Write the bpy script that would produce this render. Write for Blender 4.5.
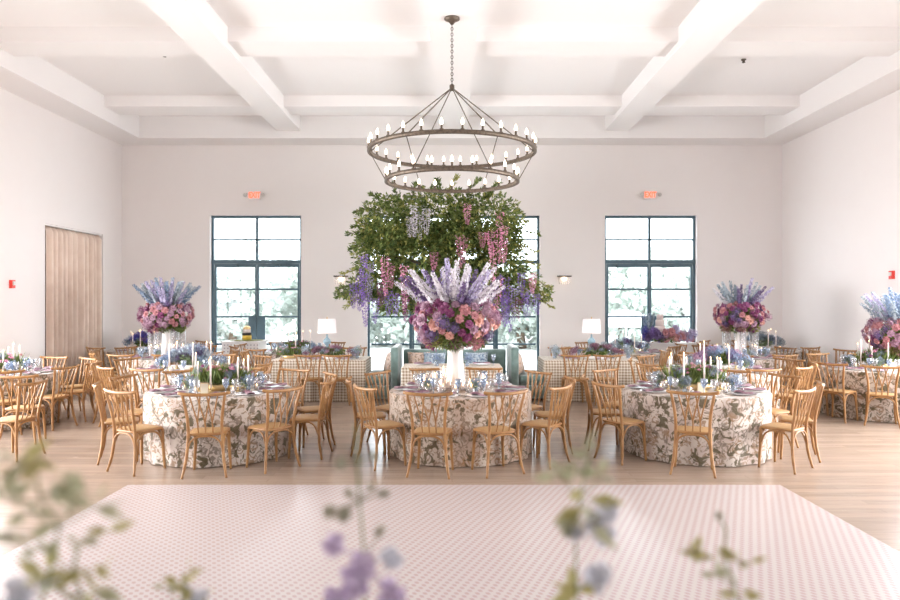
import bpy, math, random
from mathutils import Vector, Matrix
PI = math.pi
R = math.radians
C = bpy.context.scene.collection
for o in list(bpy.data.objects): bpy.data.objects.remove(o)
sc = bpy.context.scene

# ------------------------------------------------------------------ camera
cam = bpy.data.cameras.new('camera'); cam.lens = 28; cam.sensor_width = 36
cam.shift_x = -2/900; cam.shift_y = 1/900
cam.dof.use_dof = True; cam.dof.focus_distance = 9.2; cam.dof.aperture_fstop = 1.9
co = bpy.data.objects.new('camera', cam); C.objects.link(co)
co.location = (0, 0, 1.85); co.rotation_euler = (R(90), 0, 0); sc.camera = co
cam.clip_end = 300
# ------------------------------------------------------------------ world, daylight, exposure
w = bpy.data.worlds.new('sky'); sc.world = w; w.use_nodes = True
bg = w.node_tree.nodes['Background']; bg.inputs[0].default_value = (0.90, 0.96, 1.0, 1); bg.inputs[1].default_value = 6.0
sc.view_settings.view_transform = 'Standard'; sc.view_settings.look = 'None'
sc.view_settings.gamma = 1; sc.view_settings.use_curve_mapping = False
sc.view_settings.exposure = 0.52

def area(name, loc, rot, sx, sy, power, col=(1, 1, 1), spread=180):
    l = bpy.data.lights.new(name, 'AREA'); l.shape = 'RECTANGLE'; l.size = sx; l.size_y = sy
    l.energy = power; l.color = col; l.spread = R(spread)
    o = bpy.data.objects.new(name, l); C.objects.link(o); o.location = loc; o.rotation_euler = rot
    return o
# daylight entering by the tall windows of the side walls 
area('daylight_left', (-7.95, 8.2, 1.9), (0, R(-76), 0), 2.9, 8.0, 400, (1.0, 0.965, 0.97), 130)
area('daylight_right', (7.95, 8.2, 1.9), (0, R(76), 0), 2.9, 8.0, 400, (1.0, 0.965, 0.97), 130)
area('fill_rear', (0, -6.9, 1.3), (R(90), 0, 0), 1.9, 2.2, 60, (1.0, 0.975, 0.96))  # added fill lamp behind the camera, lifts the foreground stems

# ------------------------------------------------------------------ helpers: materials
MATS = {}
def mat(name, col=(.8, .8, .8), rough=.5, metal=0.0, spec=.5, emit=None, es=1.0, var=None, vscale=20, island=0.0, trans=0.0, sheen=0.0, bump=0.0):
    m = bpy.data.materials.new(name); m.use_nodes = True; MATS[name] = m
    nt = m.node_tree; b = nt.nodes['Principled BSDF']
    b.inputs['Base Color'].default_value = (*col, 1); b.inputs['Roughness'].default_value = rough
    b.inputs['Metallic'].default_value = metal; b.inputs['Specular IOR Level'].default_value = spec
    if sheen: b.inputs['Sheen Weight'].default_value = sheen
    if emit:
        b.inputs['Emission Color'].default_value = (*emit, 1); b.inputs['Emission Strength'].default_value = es
    if var or bump:
        tc = nt.nodes.new('ShaderNodeTexCoord'); n = nt.nodes.new('ShaderNodeTexNoise')
        n.inputs['Scale'].default_value = vscale; n.inputs['Detail'].default_value = 4
        nt.links.new(tc.outputs['Object'], n.inputs['Vector'])
        if var:
            mx = nt.nodes.new('ShaderNodeMix'); mx.data_type = 'RGBA'
            mx.inputs[6].default_value = (*col, 1); mx.inputs[7].default_value = (*var, 1)
            if island:
                g = nt.nodes.new('ShaderNodeNewGeometry'); nt.links.new(g.outputs['Random Per Island'], mx.inputs[0])
            else:
                mr = nt.nodes.new('ShaderNodeMapRange'); mr.inputs[1].default_value = .35; mr.inputs[2].default_value = .65
                nt.links.new(n.outputs[0], mr.inputs[0]); nt.links.new(mr.outputs[0], mx.inputs[0])
            nt.links.new(mx.outputs[2], b.inputs['Base Color'])
        if bump:
            bp = nt.nodes.new('ShaderNodeBump'); bp.inputs['Strength'].default_value = bump; bp.inputs['Distance'].default_value = .01
            nt.links.new(n.outputs[0], bp.inputs['Height']); nt.links.new(bp.outputs[0], b.inputs['Normal'])
    return m

def leafmat(name, c1, c2, tr=.35):
    m = mat(name, c1, .55, var=c2, island=1)
    nt = m.node_tree; b = nt.nodes['Principled BSDF']; out = nt.nodes['Material Output']
    t = nt.nodes.new('ShaderNodeBsdfTranslucent'); ms = nt.nodes.new('ShaderNodeMixShader'); ms.inputs[0].default_value = tr
    src = b.inputs['Base Color'].links[0].from_socket
    nt.links.new(src, t.inputs[0]); nt.links.new(b.outputs[0], ms.inputs[1]); nt.links.new(t.outputs[0], ms.inputs[2])
    nt.links.new(ms.outputs[0], out.inputs[0]); return m

def glassmat(name, col=(1, 1, 1), amount=.12, tintdiff=0.0, rough=.03):
    m = bpy.data.materials.new(name); m.use_nodes = True; MATS[name] = m
    nt = m.node_tree; nt.nodes.clear(); out = nt.nodes.new('ShaderNodeOutputMaterial')
    t = nt.nodes.new('ShaderNodeBsdfTransparent'); t.inputs[0].default_value = (*col, 1)
    g = nt.nodes.new('ShaderNodeBsdfGlossy'); g.inputs['Roughness'].default_value = rough
    lw = nt.nodes.new('ShaderNodeLayerWeight'); lw.inputs[0].default_value = .35
    mr = nt.nodes.new('ShaderNodeMapRange'); mr.inputs[3].default_value = amount * .35; mr.inputs[4].default_value = min(1, amount * 3)
    nt.links.new(lw.outputs['Facing'], mr.inputs[0])
    ms = nt.nodes.new('ShaderNodeMixShader'); nt.links.new(mr.outputs[0], ms.inputs[0])
    nt.links.new(t.outputs[0], ms.inputs[1]); nt.links.new(g.outputs[0], ms.inputs[2]); last = ms
    if tintdiff:
        d = nt.nodes.new('ShaderNodeBsdfDiffuse'); d.inputs[0].default_value = (*[c * .9 for c in col], 1)
        m2 = nt.nodes.new('ShaderNodeMixShader'); m2.inputs[0].default_value = tintdiff
        nt.links.new(ms.outputs[0], m2.inputs[1]); nt.links.new(d.outputs[0], m2.inputs[2]); last = m2
    nt.links.new(last.outputs[0], out.inputs[0]); return m

# node expression helper
class NG:
    def __init__(s, m): s.nt = m.node_tree
    def n(s, t, **k):
        x = s.nt.nodes.new(t)
        for a, b in k.items(): setattr(x, a, b)
        return x
    def l(s, a, b): s.nt.links.new(a, b)
    def math(s, op, a, b=None, c=None):
        x = s.n('ShaderNodeMath', operation=op)
        for i, v in enumerate((a, b, c)):
            if v is None: continue
            if isinstance(v, (int, float)): x.inputs[i].default_value = v
            else: s.l(v, x.inputs[i])
        return x.outputs[0]
    def mix(s, f, a, b):
        x = s.n('ShaderNodeMix', data_type='RGBA')
        for i, v in ((0, f), (6, a), (7, b)):
            if isinstance(v, tuple): x.inputs[i].default_value = (*v, 1)
            elif isinstance(v, (int, float)): x.inputs[i].default_value = v
            else: s.l(v, x.inputs[i])
        return x.outputs[2]
    def ramp(s, f, a, b):
        x = s.n('ShaderNodeMapRange', interpolation_type='SMOOTHSTEP'); x.inputs[1].default_value = a; x.inputs[2].default_value = b
        s.l(f, x.inputs[0]); return x.outputs[0]
    def noise(s, vec, sc, det=3, dist=0):
        x = s.n('ShaderNodeTexNoise'); x.inputs['Scale'].default_value = sc; x.inputs['Detail'].default_value = det
        x.inputs['Distortion'].default_value = dist; s.l(vec, x.inputs['Vector']); return x

# ------------------------------------------------------------------ palette
WALL = mat('wall_plaster', (.91, .865, .85), .85, spec=.2, var=(.905, .858, .843), vscale=3)
CEIL = mat('ceiling_plaster', (.925, .895, .885), .85, spec=.2)
FRAME = mat('blue_grey_metal_glare', (.06, .115, .15), .4)  # blue-grey raised so the window glare sits in the base colour
OAK = mat('oak', (.37, .195, .07), .42, var=(.29, .135, .045), vscale=14)
CANE = mat('cane', (.45, .275, .115), .6, var=(.37, .21, .08), vscale=90, bump=.3)
WHITE = mat('white_paint', (.82, .79, .77), .5)
CERAM = mat('white_ceramic', (.84, .80, .77), .22)
WAX = mat('blush_wax', (.86, .76, .72), .5)
IRON = mat('bronze_iron', (.11, .085, .065), .5, metal=.6, var=(.19, .15, .115), vscale=30)
DIRON = mat('dark_iron', (.10, .08, .07), .5, metal=.6)
BULB = mat('bulb_glow', (1, .9, .75), .3, emit=(1, .80, .58), es=5)
FLAME = mat('flame_glow', (1, .8, .5), .4, emit=(1, .60, .28), es=10)
VELVET = mat('green_velvet', (.105, .165, .150), .85, var=(.17, .25, .23), vscale=9, sheen=.7)
GLASS = glassmat('window_glass', (.97, .985, 1), .10, rough=.0)
CLEAR = glassmat('clear_glass', (.96, .97, .98), .2, .05)
CLEARW = glassmat('frosty_glass', (.97, .97, .98), .12, .13, .1)
BLUEG = glassmat('blue_glass', (.66, .75, .86), .30, .22)
GOLD = mat('gold', (.75, .55, .28), .35, metal=.8)
PLATE = mat('china', (.83, .80, .80), .2)
NAPM = mat('mauve_linen', (.16, .06, .095), .8, var=(.42, .28, .32), vscale=16)
NAPL = mat('pale_linen', (.78, .70, .71), .8)
CARD = mat('cream_card', (.80, .72, .56), .7)
BLACK = mat('black_paint', (.02, .02, .02), .5)
YEL = mat('yellow_icing', (.75, .50, .08), .5)
REDP = mat('red_plastic', (.75, .05, .03), .4)
EXITR = mat('exit_red', (.9, .2, .12), .5, emit=(1, .13, .05), es=1.2)
CONC = mat('terrace_stone', (.62, .62, .60), .9, var=(.55, .55, .53), vscale=2)
LEAF = leafmat('leaf_green', (.05, .095, .02), (.27, .33, .10), .35)
LEAFY = leafmat('leaf_olive', (.24, .26, .06), (.44, .43, .13), .3)
LEAFD = leafmat('leaf_pale', (.17, .23, .12), (.28, .36, .20), .35)
OUTL = leafmat('outdoor_leaf_washed', (.42, .47, .42), (.62, .66, .62), .4)  # paleness of overexposure and haze put into the leaf colour
BARK = mat('bark', (.13, .09, .06), .9, var=(.2, .15, .11), vscale=12)
STEMG = mat('stem_green', (.14, .19, .06), .6)
def petal(n, a, b, k=.74): return leafmat(n, tuple(x * k for x in a), tuple(x * (k + .08) for x in b), .25)
P_DUSTY = petal('petal_dusty_rose', (.42, .16, .18), (.60, .30, .31), .98)
P_PEACH = petal('petal_peach', (.66, .31, .25), (.78, .48, .41), 1.0)
P_PLUM = petal('petal_plum', (.20, .035, .12), (.36, .09, .22))
P_MAG = petal('petal_magenta', (.30, .06, .19), (.45, .15, .31))
P_MAUVE = petal('petal_mauve', (.36, .19, .28), (.55, .36, .44), .95)
P_PURP = petal('petal_purple', (.15, .09, .24), (.28, .19, .38))
P_LILAC = petal('petal_lilac', (.52, .44, .72), (.72, .66, .85))
P_WHITE = petal('petal_white', (.74, .68, .76), (.86, .83, .86), .88)
P_BLUE = petal('petal_blue', (.17, .26, .42), (.40, .50, .66))
P_SKY = petal('petal_sky', (.36, .45, .54), (.60, .66, .72))
P_COBALT = petal('petal_cobalt', (.05, .05, .36), (.16, .13, .55))
P_PINK = petal('petal_pink', (.70, .26, .42), (.85, .48, .60), 1.0)
P_VIOLET = petal('petal_violet', (.30, .15, .60), (.48, .32, .75))
P_ALL = petal('petal_allium', (.20, .085, .125), (.38, .19, .26))
P_GREYB = petal('petal_grey_blue', (.17, .22, .27), (.34, .40, .46))

# oak plank floor, boards running across the room
FLOOR = mat('oak_planks', rough=.26)
g = NG(FLOOR); b = g.nt.nodes['Principled BSDF']; tc = g.n('ShaderNodeTexCoord')
br = g.n('ShaderNodeTexBrick'); br.offset = .37; br.inputs['Scale'].default_value = 1
br.inputs['Brick Width'].default_value = 1.9; br.inputs['Row Height'].default_value = .13
br.inputs['Mortar Size'].default_value = .0025; br.inputs['Color1'].default_value = (.37, .275, .21, 1)
br.inputs['Color2'].default_value = (.27, .197, .148, 1); br.inputs['Mortar'].default_value = (.2, .14, .10, 1)
g.l(tc.outputs['Object'], br.inputs['Vector'])
mp = g.n('ShaderNodeMapping'); mp.inputs['Scale'].default_value = (.8, 14, 1); g.l(tc.outputs['Object'], mp.inputs[0])
nz = g.noise(mp.outputs[0], 3, 5, .6)
g.l(g.mix(g.math('MULTIPLY', g.ramp(nz.outputs[0], .3, .7), .4), br.outputs[0], (.43, .345, .285)), b.inputs['Base Color'])
b.inputs['Specular IOR Level'].default_value = .5
g.l(g.math('ADD', g.math('MULTIPLY', nz.outputs[0], .14), .17), b.inputs['Roughness'])

# dance floor: glossy white vinyl with small pink lattice
DANCE = mat('pink_lattice_vinyl', rough=.27)
g = NG(DANCE); b = g.nt.nodes['Principled BSDF']; tc = g.n('ShaderNodeTexCoord'); sp = g.n('ShaderNodeSeparateXYZ')
g.l(tc.outputs['Object'], sp.inputs[0]); k = 2 * PI / .066
sk = g.math('ADD', sp.outputs[0], g.math('MULTIPLY', sp.outputs[1], .35))
u = g.math('SINE', g.math('MULTIPLY', sk, k)); v = g.math('SINE', g.math('MULTIPLY', sp.outputs[1], 2 * PI / .085))
dots = g.ramp(g.math('MULTIPLY', u, v), .0, .55)
g.l(g.mix(dots, (.50, .45, .437), (.43, .325, .32)), b.inputs['Base Color'])

# floral damask linen
def floral(name, cream, taupe, dark, blush, sc=1.0):
    m = mat(name, rough=.75, sheen=.2); g = NG(m); b = g.nt.nodes['Principled BSDF']; tc = g.n('ShaderNodeTexCoord')
    wv = g.noise(tc.outputs['Object'], 5 * sc, 2); add = g.n('ShaderNodeVectorMath', operation='ADD')
    scl = g.n('ShaderNodeVectorMath', operation='SCALE'); scl.inputs['Scale'].default_value = .16 / sc
    g.l(wv.outputs[1], scl.inputs[0]); g.l(tc.outputs['Object'], add.inputs[0]); g.l(scl.outputs[0], add.inputs[1]); V = add.outputs[0]
    vo = g.n('ShaderNodeTexVoronoi'); vo.inputs['Scale'].default_value = 5.2 * sc; g.l(V, vo.inputs['Vector'])
    d = vo.outputs['Distance']
    rings = g.math('SINE', g.math('MULTIPLY', d, 34)); fl = g.math('MULTIPLY', g.ramp(rings, .0, .7), g.math('SUBTRACT', 1, g.ramp(d, .42, .60)))
    n2 = g.noise(V, 17 * sc, 3, 1.2); n3 = g.noise(V, 9 * sc, 3, .8); n4 = g.noise(tc.outputs['Object'], 3.5 * sc, 1)
    n5 = g.noise(tc.outputs['Object'], 4.3 * sc, 1); taupe = g.mix(g.ramp(n5.outputs[0], .42, .58), taupe, (taupe[0] * 1.5, taupe[1] * 1.15, taupe[2] * .75))
    col = g.mix(g.math('MULTIPLY', g.ramp(n4.outputs[0], .42, .62), .65), cream, blush)
    col = g.mix(g.math('MULTIPLY', fl, .62), col, taupe)
    col = g.mix(g.math('MULTIPLY', g.ramp(n2.outputs[0], .50, .58), .8), col, taupe)
    col = g.mix(g.math('MULTIPLY', g.ramp(n3.outputs[0], .54, .60), .9), col, dark)
    g.l(col, b.inputs['Base Color']); return m
LINEN = floral('floral_linen', (.60, .53, .475), (.17, .13, .10), (.08, .06, .022), (.45, .345, .30))
LINEN2 = floral('rose_floral_linen', (.55, .46, .385), (.20, .13, .08), (.09, .06, .022), (.40, .27, .205), 1.15)
# brown gingham
GING = mat('gingham_linen', rough=.8); g = NG(GING); b = g.nt.nodes['Principled BSDF']; tc = g.n('ShaderNodeTexCoord'); sp = g.n('ShaderNodeSeparateXYZ')
g.l(tc.outputs['Object'], sp.inputs[0]); k = 2 * PI / .052
xy = g.math('ADD', sp.outputs[0], sp.outputs[1])
u = g.ramp(g.math('SINE', g.math('MULTIPLY', xy, k)), -.3, .3); v = g.ramp(g.math('SINE', g.math('MULTIPLY', sp.outputs[2], k)), -.3, .3)
g.l(g.mix(g.math('MULTIPLY', g.math('ADD', u, v), .5), (.72, .65, .56), (.27, .19, .12)), b.inputs['Base Color'])
# patterned cushion fabrics
CUSHB = floral('beige_cushion', (.66, .56, .50), (.42, .32, .26), (.25, .16, .12), (.58, .44, .38), 3)
CUSHBL = floral('blue_cushion', (.50, .56, .62), (.14, .22, .32), (.08, .13, .22), (.30, .38, .48), 3)
CURT = mat('curtain_linen', (.88, .73, .63), .8, var=(.78, .62, .52), vscale=3, sheen=.3)
CAKEP = mat('blush_icing', (.83, .72, .68), .5)
SHADE = mat('lamp_shade_linen', (.84, .76, .76), .8)
GOURD = mat('blue_glaze', (.25, .36, .42), .2)
UMB = mat('umbrella_canvas', (.8, .8, .8), .8)

# ------------------------------------------------------------------ helpers: mesh
class MB:
    def __init__(s): s.v = []; s.f = []; s.m = []
    def add(s, vs, fs, mi=0):
        o = len(s.v); s.v += [tuple(x) for x in vs]; s.f += [tuple(i + o for i in f) for f in fs]; s.m += [mi] * len(fs); return s
    def box(s, x0, x1, y0, y1, z0, z1, mi=0):
        v = [(x, y, z) for z in (z0, z1) for y in (y0, y1) for x in (x0, x1)]
        return s.add(v, [(0, 2, 3, 1), (4, 5, 7, 6), (0, 1, 5, 4), (2, 6, 7, 3), (0, 4, 6, 2), (1, 3, 7, 5)], mi)
    def rbox(s, x0, x1, y0, y1, z0, z1, r=.02, n=3, mi=0):
        # box with rounded vertical corners and softened top and bottom
        def ring(z, ins):
            pts = []
            for cx, cy, a0 in ((x1 - r, y1 - r, 0), (x0 + r, y1 - r, 90), (x0 + r, y0 + r, 180), (x1 - r, y0 + r, 270)):
                for i in range(n + 1):
                    a = R(a0 + 90 * i / n); q = r - ins; pts.append((cx + q * math.cos(a), cy + q * math.sin(a), z))
            return pts
        rings = []
        rz = min(r, (z1 - z0) / 2)
        for i in range(n + 1):
            a = PI / 2 * i / n; rings.append(ring(z0 + rz * (1 - math.sin(a)), r * .95 * (1 - math.cos(a)) if False else r * .9 * (1 - math.sin(a))))
        for i in range(n + 1):
            a = PI / 2 * i / n; rings.append(ring(z1 - rz * (1 - math.cos(a)), r * .9 * (1 - math.cos(a)) if False else r * .9 * (math.sin(a)) ** 2))
        k = len(rings[0]); base = len(s.v)
        rings = rings[:n + 1] + [ring(z1 - rz * (1 - math.sin(PI / 2 * i / n)), r * .9 * (1 - math.cos(PI / 2 * i / n))) for i in range(n + 1)]
        vs = [p for q in rings for p in q]; fs = []
        for j in range(len(rings) - 1):
            for i in range(k): fs.append((j * k + i, j * k + (i + 1) % k, (j + 1) * k + (i + 1) % k, (j + 1) * k + i))
        fs.append(tuple(range(k))[::-1]); fs.append(tuple((len(rings) - 1) * k + i for i in range(k)))
        return s.add(vs, fs, mi)
    def tube(s, pts, r, n=8, mi=0, flat=None, cap=True):
        pts = [Vector(p) for p in pts]; N = len(pts); rs = r if isinstance(r, (list, tuple)) else [r] * N
        vs = []; up = None
        for i, p in enumerate(pts):
            t = (pts[min(i + 1, N - 1)] - pts[max(i - 1, 0)]).normalized()
            if up is None: up = Vector((0, 0, 1)) if abs(t.z) < .9 else Vector((0, 1, 0))
            a = t.cross(up).normalized(); bb = a.cross(t).normalized(); up = bb
            fa, fb = flat if flat else (1, 1)
            for q in range(n):
                an = 2 * PI * q / n; vs.append(p + a * math.cos(an) * rs[i] * fa + bb * math.sin(an) * rs[i] * fb)
        fs = []
        for i in range(N - 1):
            for q in range(n): fs.append((i * n + q, i * n + (q + 1) % n, (i + 1) * n + (q + 1) % n, (i + 1) * n + q))
        if cap: fs.append(tuple(range(n))[::-1]); fs.append(tuple((N - 1) * n + q for q in range(n)))
        return s.add(vs, fs, mi)
    def lathe(s, prof, n=24, c=(0, 0, 0), mi=0, cap=True):
        vs = [(c[0] + r * math.cos(2 * PI * i / n), c[1] + r * math.sin(2 * PI * i / n), c[2] + z) for r, z in prof for i in range(n)]
        fs = [(j * n + i, j * n + (i + 1) % n, (j + 1) * n + (i + 1) % n, (j + 1) * n + i) for j in range(len(prof) - 1) for i in range(n)]
        if cap: fs.append(tuple(range(n))[::-1]); fs.append(tuple((len(prof) - 1) * n + i for i in range(n)))
        return s.add(vs, fs, mi)
    def ball(s, c, rx, ry=None, rz=None, n=10, m=7, mi=0, jit=0):
        ry = ry or rx; rz = rz or rx; prof = []
        vs = []; fs = []
        for j in range(m + 1):
            ph = PI * j / m
            for i in range(n):
                q = 1 + random.uniform(-jit, jit)
                vs.append((c[0] + rx * q * math.sin(ph) * math.cos(2 * PI * i / n), c[1] + ry * q * math.sin(ph) * math.sin(2 * PI * i / n), c[2] - rz * q * math.cos(ph)))
        for j in range(m):
            for i in range(n): fs.append((j * n + i, j * n + (i + 1) % n, (j + 1) * n + (i + 1) % n, (j + 1) * n + i))
        return s.add(vs, fs, mi)
    def leaf(s, p, d, nrm, L, W, mi=0):
        d = Vector(d).normalized(); nrm = Vector(nrm); a = d.cross(nrm)
        if a.length < 1e-4: a = d.cross(Vector((.3, .5, .8)))
        a.normalize(); n2 = a.cross(d); p = Vector(p)
        v = [p, p + d * L * .45 + a * W * .5 - n2 * W * .12, p + d * L - n2 * L * .12, p + d * L * .45 - a * W * .5 - n2 * W * .12, p + d * L * .5]
        return s.add(v, [(0, 1, 4), (1, 2, 4), (0, 4, 3), (4, 2, 3)], mi)
    def mesh(s, name, smooth=True):
        me = bpy.data.meshes.new(name); me.from_pydata(s.v, [], s.f)
        if smooth: me.polygons.foreach_set('use_smooth', [True] * len(me.polygons))
        if any(s.m): me.polygons.foreach_set('material_index', s.m)
        me.update(); return me
def rv(r=1.0):
    while 1:
        v = Vector((random.uniform(-1, 1), random.uniform(-1, 1), random.uniform(-1, 1)))
        if .05 < v.length < 1: return v.normalized() * r
def obj(name, data, m, parent=None, loc=None, rot=None, smooth=True, autos=None):
    me = data.mesh(name, smooth) if isinstance(data, MB) else data
    if not me.materials: me.materials.append(None)
    o = bpy.data.objects.new(name, me); C.objects.link(o)
    ms = m if isinstance(m, (list, tuple)) else [m]
    while len(me.materials) < len(ms): me.materials.append(None)
    for i, x in enumerate(ms): o.material_slots[i].link = 'OBJECT'; o.material_slots[i].material = x
    if parent: o.parent = parent
    if loc: o.location = loc
    if rot: o.rotation_euler = rot
    return o
def bevel(o, wd, seg=2):
    b = o.modifiers.new('bevel', 'BEVEL'); b.width = wd; b.segments = seg; b.limit_method = 'ANGLE'; return o
def tag(o, label, cat, group=None):
    o['label'] = label; o['category'] = cat
    if group: o['group'] = group
    return o
def thing(name, label, cat, loc=(0, 0, 0), rz=0, group=None):
    o = bpy.data.objects.new(name, None); C.objects.link(o); o.location = loc; o.rotation_euler = (0, 0, rz); o.empty_display_size = .1
    return tag(o, label, cat, group)
def struct(name, mb, m, parent=None, smooth=False):
    o = obj(name, mb, m, parent, smooth=smooth)
    if not parent: o['kind'] = 'structure'
    return o
def dup(root, loc, rz=0, label=None, group=None, scale=None):
    def cp(o, par):
        c = o.copy(); C.objects.link(c); c.parent = par
        for ch in KIDS.get(o.name, [x for x in o.children]): cp(ch, c)
        return c
    r = cp(root, None); r.location = loc; r.rotation_euler = (0, 0, rz)
    if label: r['label'] = label
    if group: r['group'] = group
    if scale: r.scale = (scale,) * 3
    return r
KIDS = {}
def freeze(root):    # remember a prototype's children once
    def f(o):
        KIDS[o.name] = [x for x in bpy.data.objects if x.parent == o]
        for x in KIDS[o.name]: f(x)
    f(root); return root
# ------------------------------------------------------------------ the room
XL, XR, YB, YF = -8.11, 8.11, 17.2, -7.0
CZ, SOF = 6.20, 5.68
struct('floor', MB().box(XL - .6, XR + .3, YF, YB + .3, -.2, 0), FLOOR)
struct('ceiling', MB().box(XL - .3, XR + .3, YF - .3, YB + .3, CZ, CZ + .3), CEIL)
# far wall with three tall openings
def wall_open(a0, a1, z1, holes, put):
    xs = a0
    for h0, h1, hz0, hz1 in holes:
        put(xs, h0, 0, z1); put(h0, h1, hz1, z1)
        if hz0 > 0: put(h0, h1, 0, hz0)
        xs = h1
    put(xs, a1, 0, z1)
W1 = (-5.95, -3.71); W2 = (-2.09, 2.16); W3 = (3.76, 6.02); WT = 3.96
m = MB(); wall_open(XL - .3, XR + .3, CZ, [(*W1, 0, WT), (*W2, 0, WT), (*W3, 0, WT)], lambda a, b, c, d: m.box(a, b, YB, YB + .3, c, d))
struct('wall_back', m, WALL)
m = MB(); wall_open(YF, YB, CZ, [(2.5, 12.3, .3, 3.5), (13.95, 16.27, 0, 3.40)], lambda a, b, c, d: m.box(XL - .3, XL, a, b, c, d))
struct('wall_left', m, WALL)
struct('wall_niche', MB().box(XL - .62, XL - .56, 13.8, 16.4, 0, 3.5).box(XL - .6, XL - .3, 13.85, 13.95, 0, 3.5).box(XL - .6, XL - .3, 16.27, 16.37, 0, 3.5).box(XL - .6, XL - .3, 13.85, 16.37, 3.4, 3.5), WALL)
m = MB(); wall_open(YF, YB, CZ, [(2.5, 12.3, .3, 3.5)], lambda a, b, c, d: m.box(XR, XR + .3, a, b, c, d))
struct('wall_right', m, WALL)
m = MB(); wall_open(XL - .3, XR + .3, CZ, [(-1, 1, 0, 2.4)], lambda a, b, c, d: m.box(a, b, YF - .3, YF, c, d))
struct('wall_front', m, mat('tan_low_bounce', (.42, .34, .27), .9))  # unseen rear wall, tan added to weaken light bounced onto the beams
# soffits and beams of the coffered ceiling
struct('trim_1', MB().box(XL, XR, 16.46, YB, SOF, CZ), CEIL)
struct('trim_2', MB().box(XL, XL + .76, YF, 16.46, SOF, CZ), CEIL)
struct('trim_3', MB().box(XR - .76, XR, YF, 16.46, SOF, CZ), CEIL)
n = 4
for x in (-3.84, .02, 3.87):
    hw = .34 if abs(x) < 1 else .28
    struct('trim_%d' % n, MB().box(x - hw, x + hw, YF, 16.46, 5.85, CZ), CEIL); n += 1
for y in (-.0, 3.7, 7.4, 11.1, 14.8):
    struct('trim_%d' % n, MB().box(XL + .76, XR - .76, y, y + .68, 5.965, CZ), CEIL); n += 1
for i, (x0, x1, y) in enumerate(((XL, W1[0] - .02, YB - .015), (W1[1] + .02, W2[0] - .02, YB - .015), (W2[1] + .02, W3[0] - .02, YB - .015), (W3[1] + .02, XR, YB - .015))):
    struct('trim_%d' % n, MB().box(x0, x1, y, YB, 0, .12), CEIL); n += 1
struct('baseboard_left', MB().box(XL, XL + .015, 12.4, 13.9, 0, .12), CEIL)
struct('baseboard_right', MB().box(XR - .015, XR, 12.4, YB, 0, .12), CEIL)
# side and rear window frames (outside the picture)
def mullions(m, axis, at, a0, a1, z0, z1, cols, rows, t=.05, d=.06):
    for i in range(cols + 1):
        a = a0 + (a1 - a0) * i / cols
        if axis == 'x': m.box(at - d / 2, at + d / 2, a - t / 2, a + t / 2, z0, z1)
        else: m.box(a - t / 2, a + t / 2, at - d / 2, at + d / 2, z0, z1)
    for j in range(rows + 1):
        z = z0 + (z1 - z0) * j / rows
        if axis == 'x': m.box(at - d / 2, at + d / 2, a0, a1, z - t / 2, z + t / 2)
        else: m.box(a0, a1, at - d / 2, at + d / 2, z - t / 2, z + t / 2)
for nm, ax, at, a0, a1, z0, z1, cc in (('window_4', 'x', XL - .15, 2.5, 12.3, .3, 3.5, 6), ('window_5', 'x', XR + .15, 2.5, 12.3, .3, 3.5, 6), ('window_6', 'y', YF - .15, -1, 1, 0, 2.4, 2)):
    m = MB(); mullions(m, ax, at, a0 + .03, a1 - .03, z0 + .03, z1 - .03, cc, 4); struct(nm, m, FRAME)

# the three glazed openings in the far wall
YW = YB + .16
def glazed(name, x0, x1, dx0=None, dx1=None, panes=()):
    root = bpy.data.objects.new(name, None); C.objects.link(root); root['kind'] = 'structure'; root.location = ((x0 + x1) / 2, YW, 0)
    cx = (x0 + x1) / 2; f = MB(); t = .05
    X0, X1 = x0 - cx, x1 - cx
    def v(x, z0, z1, w_=t, d=.07): f.box(x - w_ / 2, x + w_ / 2, -d / 2, d / 2, z0, z1)
    def h(a, b_, z, w_=t, d=.07): f.box(a, b_, -d / 2, d / 2, z - w_ / 2, z + w_ / 2)
    v(X0 + .03, 0, WT, .05, .09); v(X1 - .03, 0, WT, .05, .09); h(X0, X1, WT - .03, .05, .1)
    h(X0, X1, 2.82, .09, .12); h(X0, X1, 3.37, .04)
    D0, D1 = (dx0 - cx, dx1 - cx) if dx0 is not None else (X0 + .03, X1 - .03)
    mid = (D0 + D1) / 2; v(mid, 2.83, WT, .06)
    if dx0 is not None: v(D0, 0, WT, .07); v(D1, 0, WT, .07)
    obj('window_frame', f, FRAME, root, smooth=False)
    for a, b_ in ((D0 + .04, mid - .006), (mid + .006, D1 - .04)):
        dl = MB(); w_ = .042
        dl.box(a, a + w_, -.03, .03, .02, 2.77).box(b_ - w_, b_, -.03, .03, .02, 2.77)
        for z, q in ((.12, .2), (.78, .045), (1.46, .045), (2.14, .045), (2.73, .08)): dl.box(a + w_, b_ - w_, -.025, .025, z - q / 2, z + q / 2)
        door = obj('door_leaf', dl, FRAME, root, smooth=False)
        hx = (b_ - .10) if b_ < mid else (a + .10)
        obj('handle', MB().box(hx - .1, hx + .1, -.045, -.03, .85, 1.46), FRAME, door, smooth=False)
        cxm = (a + b_) / 2
        obj('door_closer', MB().box(cxm - .28, cxm + .05, -.1, -.035, 2.68, 2.75).tube([(cxm, -.07, 2.76), (cxm + .2, -.16, 2.765), (cxm + .34, -.06, 2.77)], .008), FRAME, door, smooth=False)
    if dx0 is not None:
        for a, b_ in ((X0 + .09, D0 - .03), (D1 + .03, X1 - .09)):
            fx = MB()
            for z in (.1, .78, 1.46, 2.14, ): fx.box(a, b_, -.02, .02, z - .022, z + .022)
            obj('glazing_bar', fx, FRAME, root, smooth=False)
    obj('pane', MB().box(X0 + .06, X1 - .06, .036, .042, .03, WT - .04), GLASS, root, smooth=False)
    return root
glazed('window_1', *W1); glazed('window_2', W2[0], W2[1], -1.02, 1.1); glazed('window_3', *W3)

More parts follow.
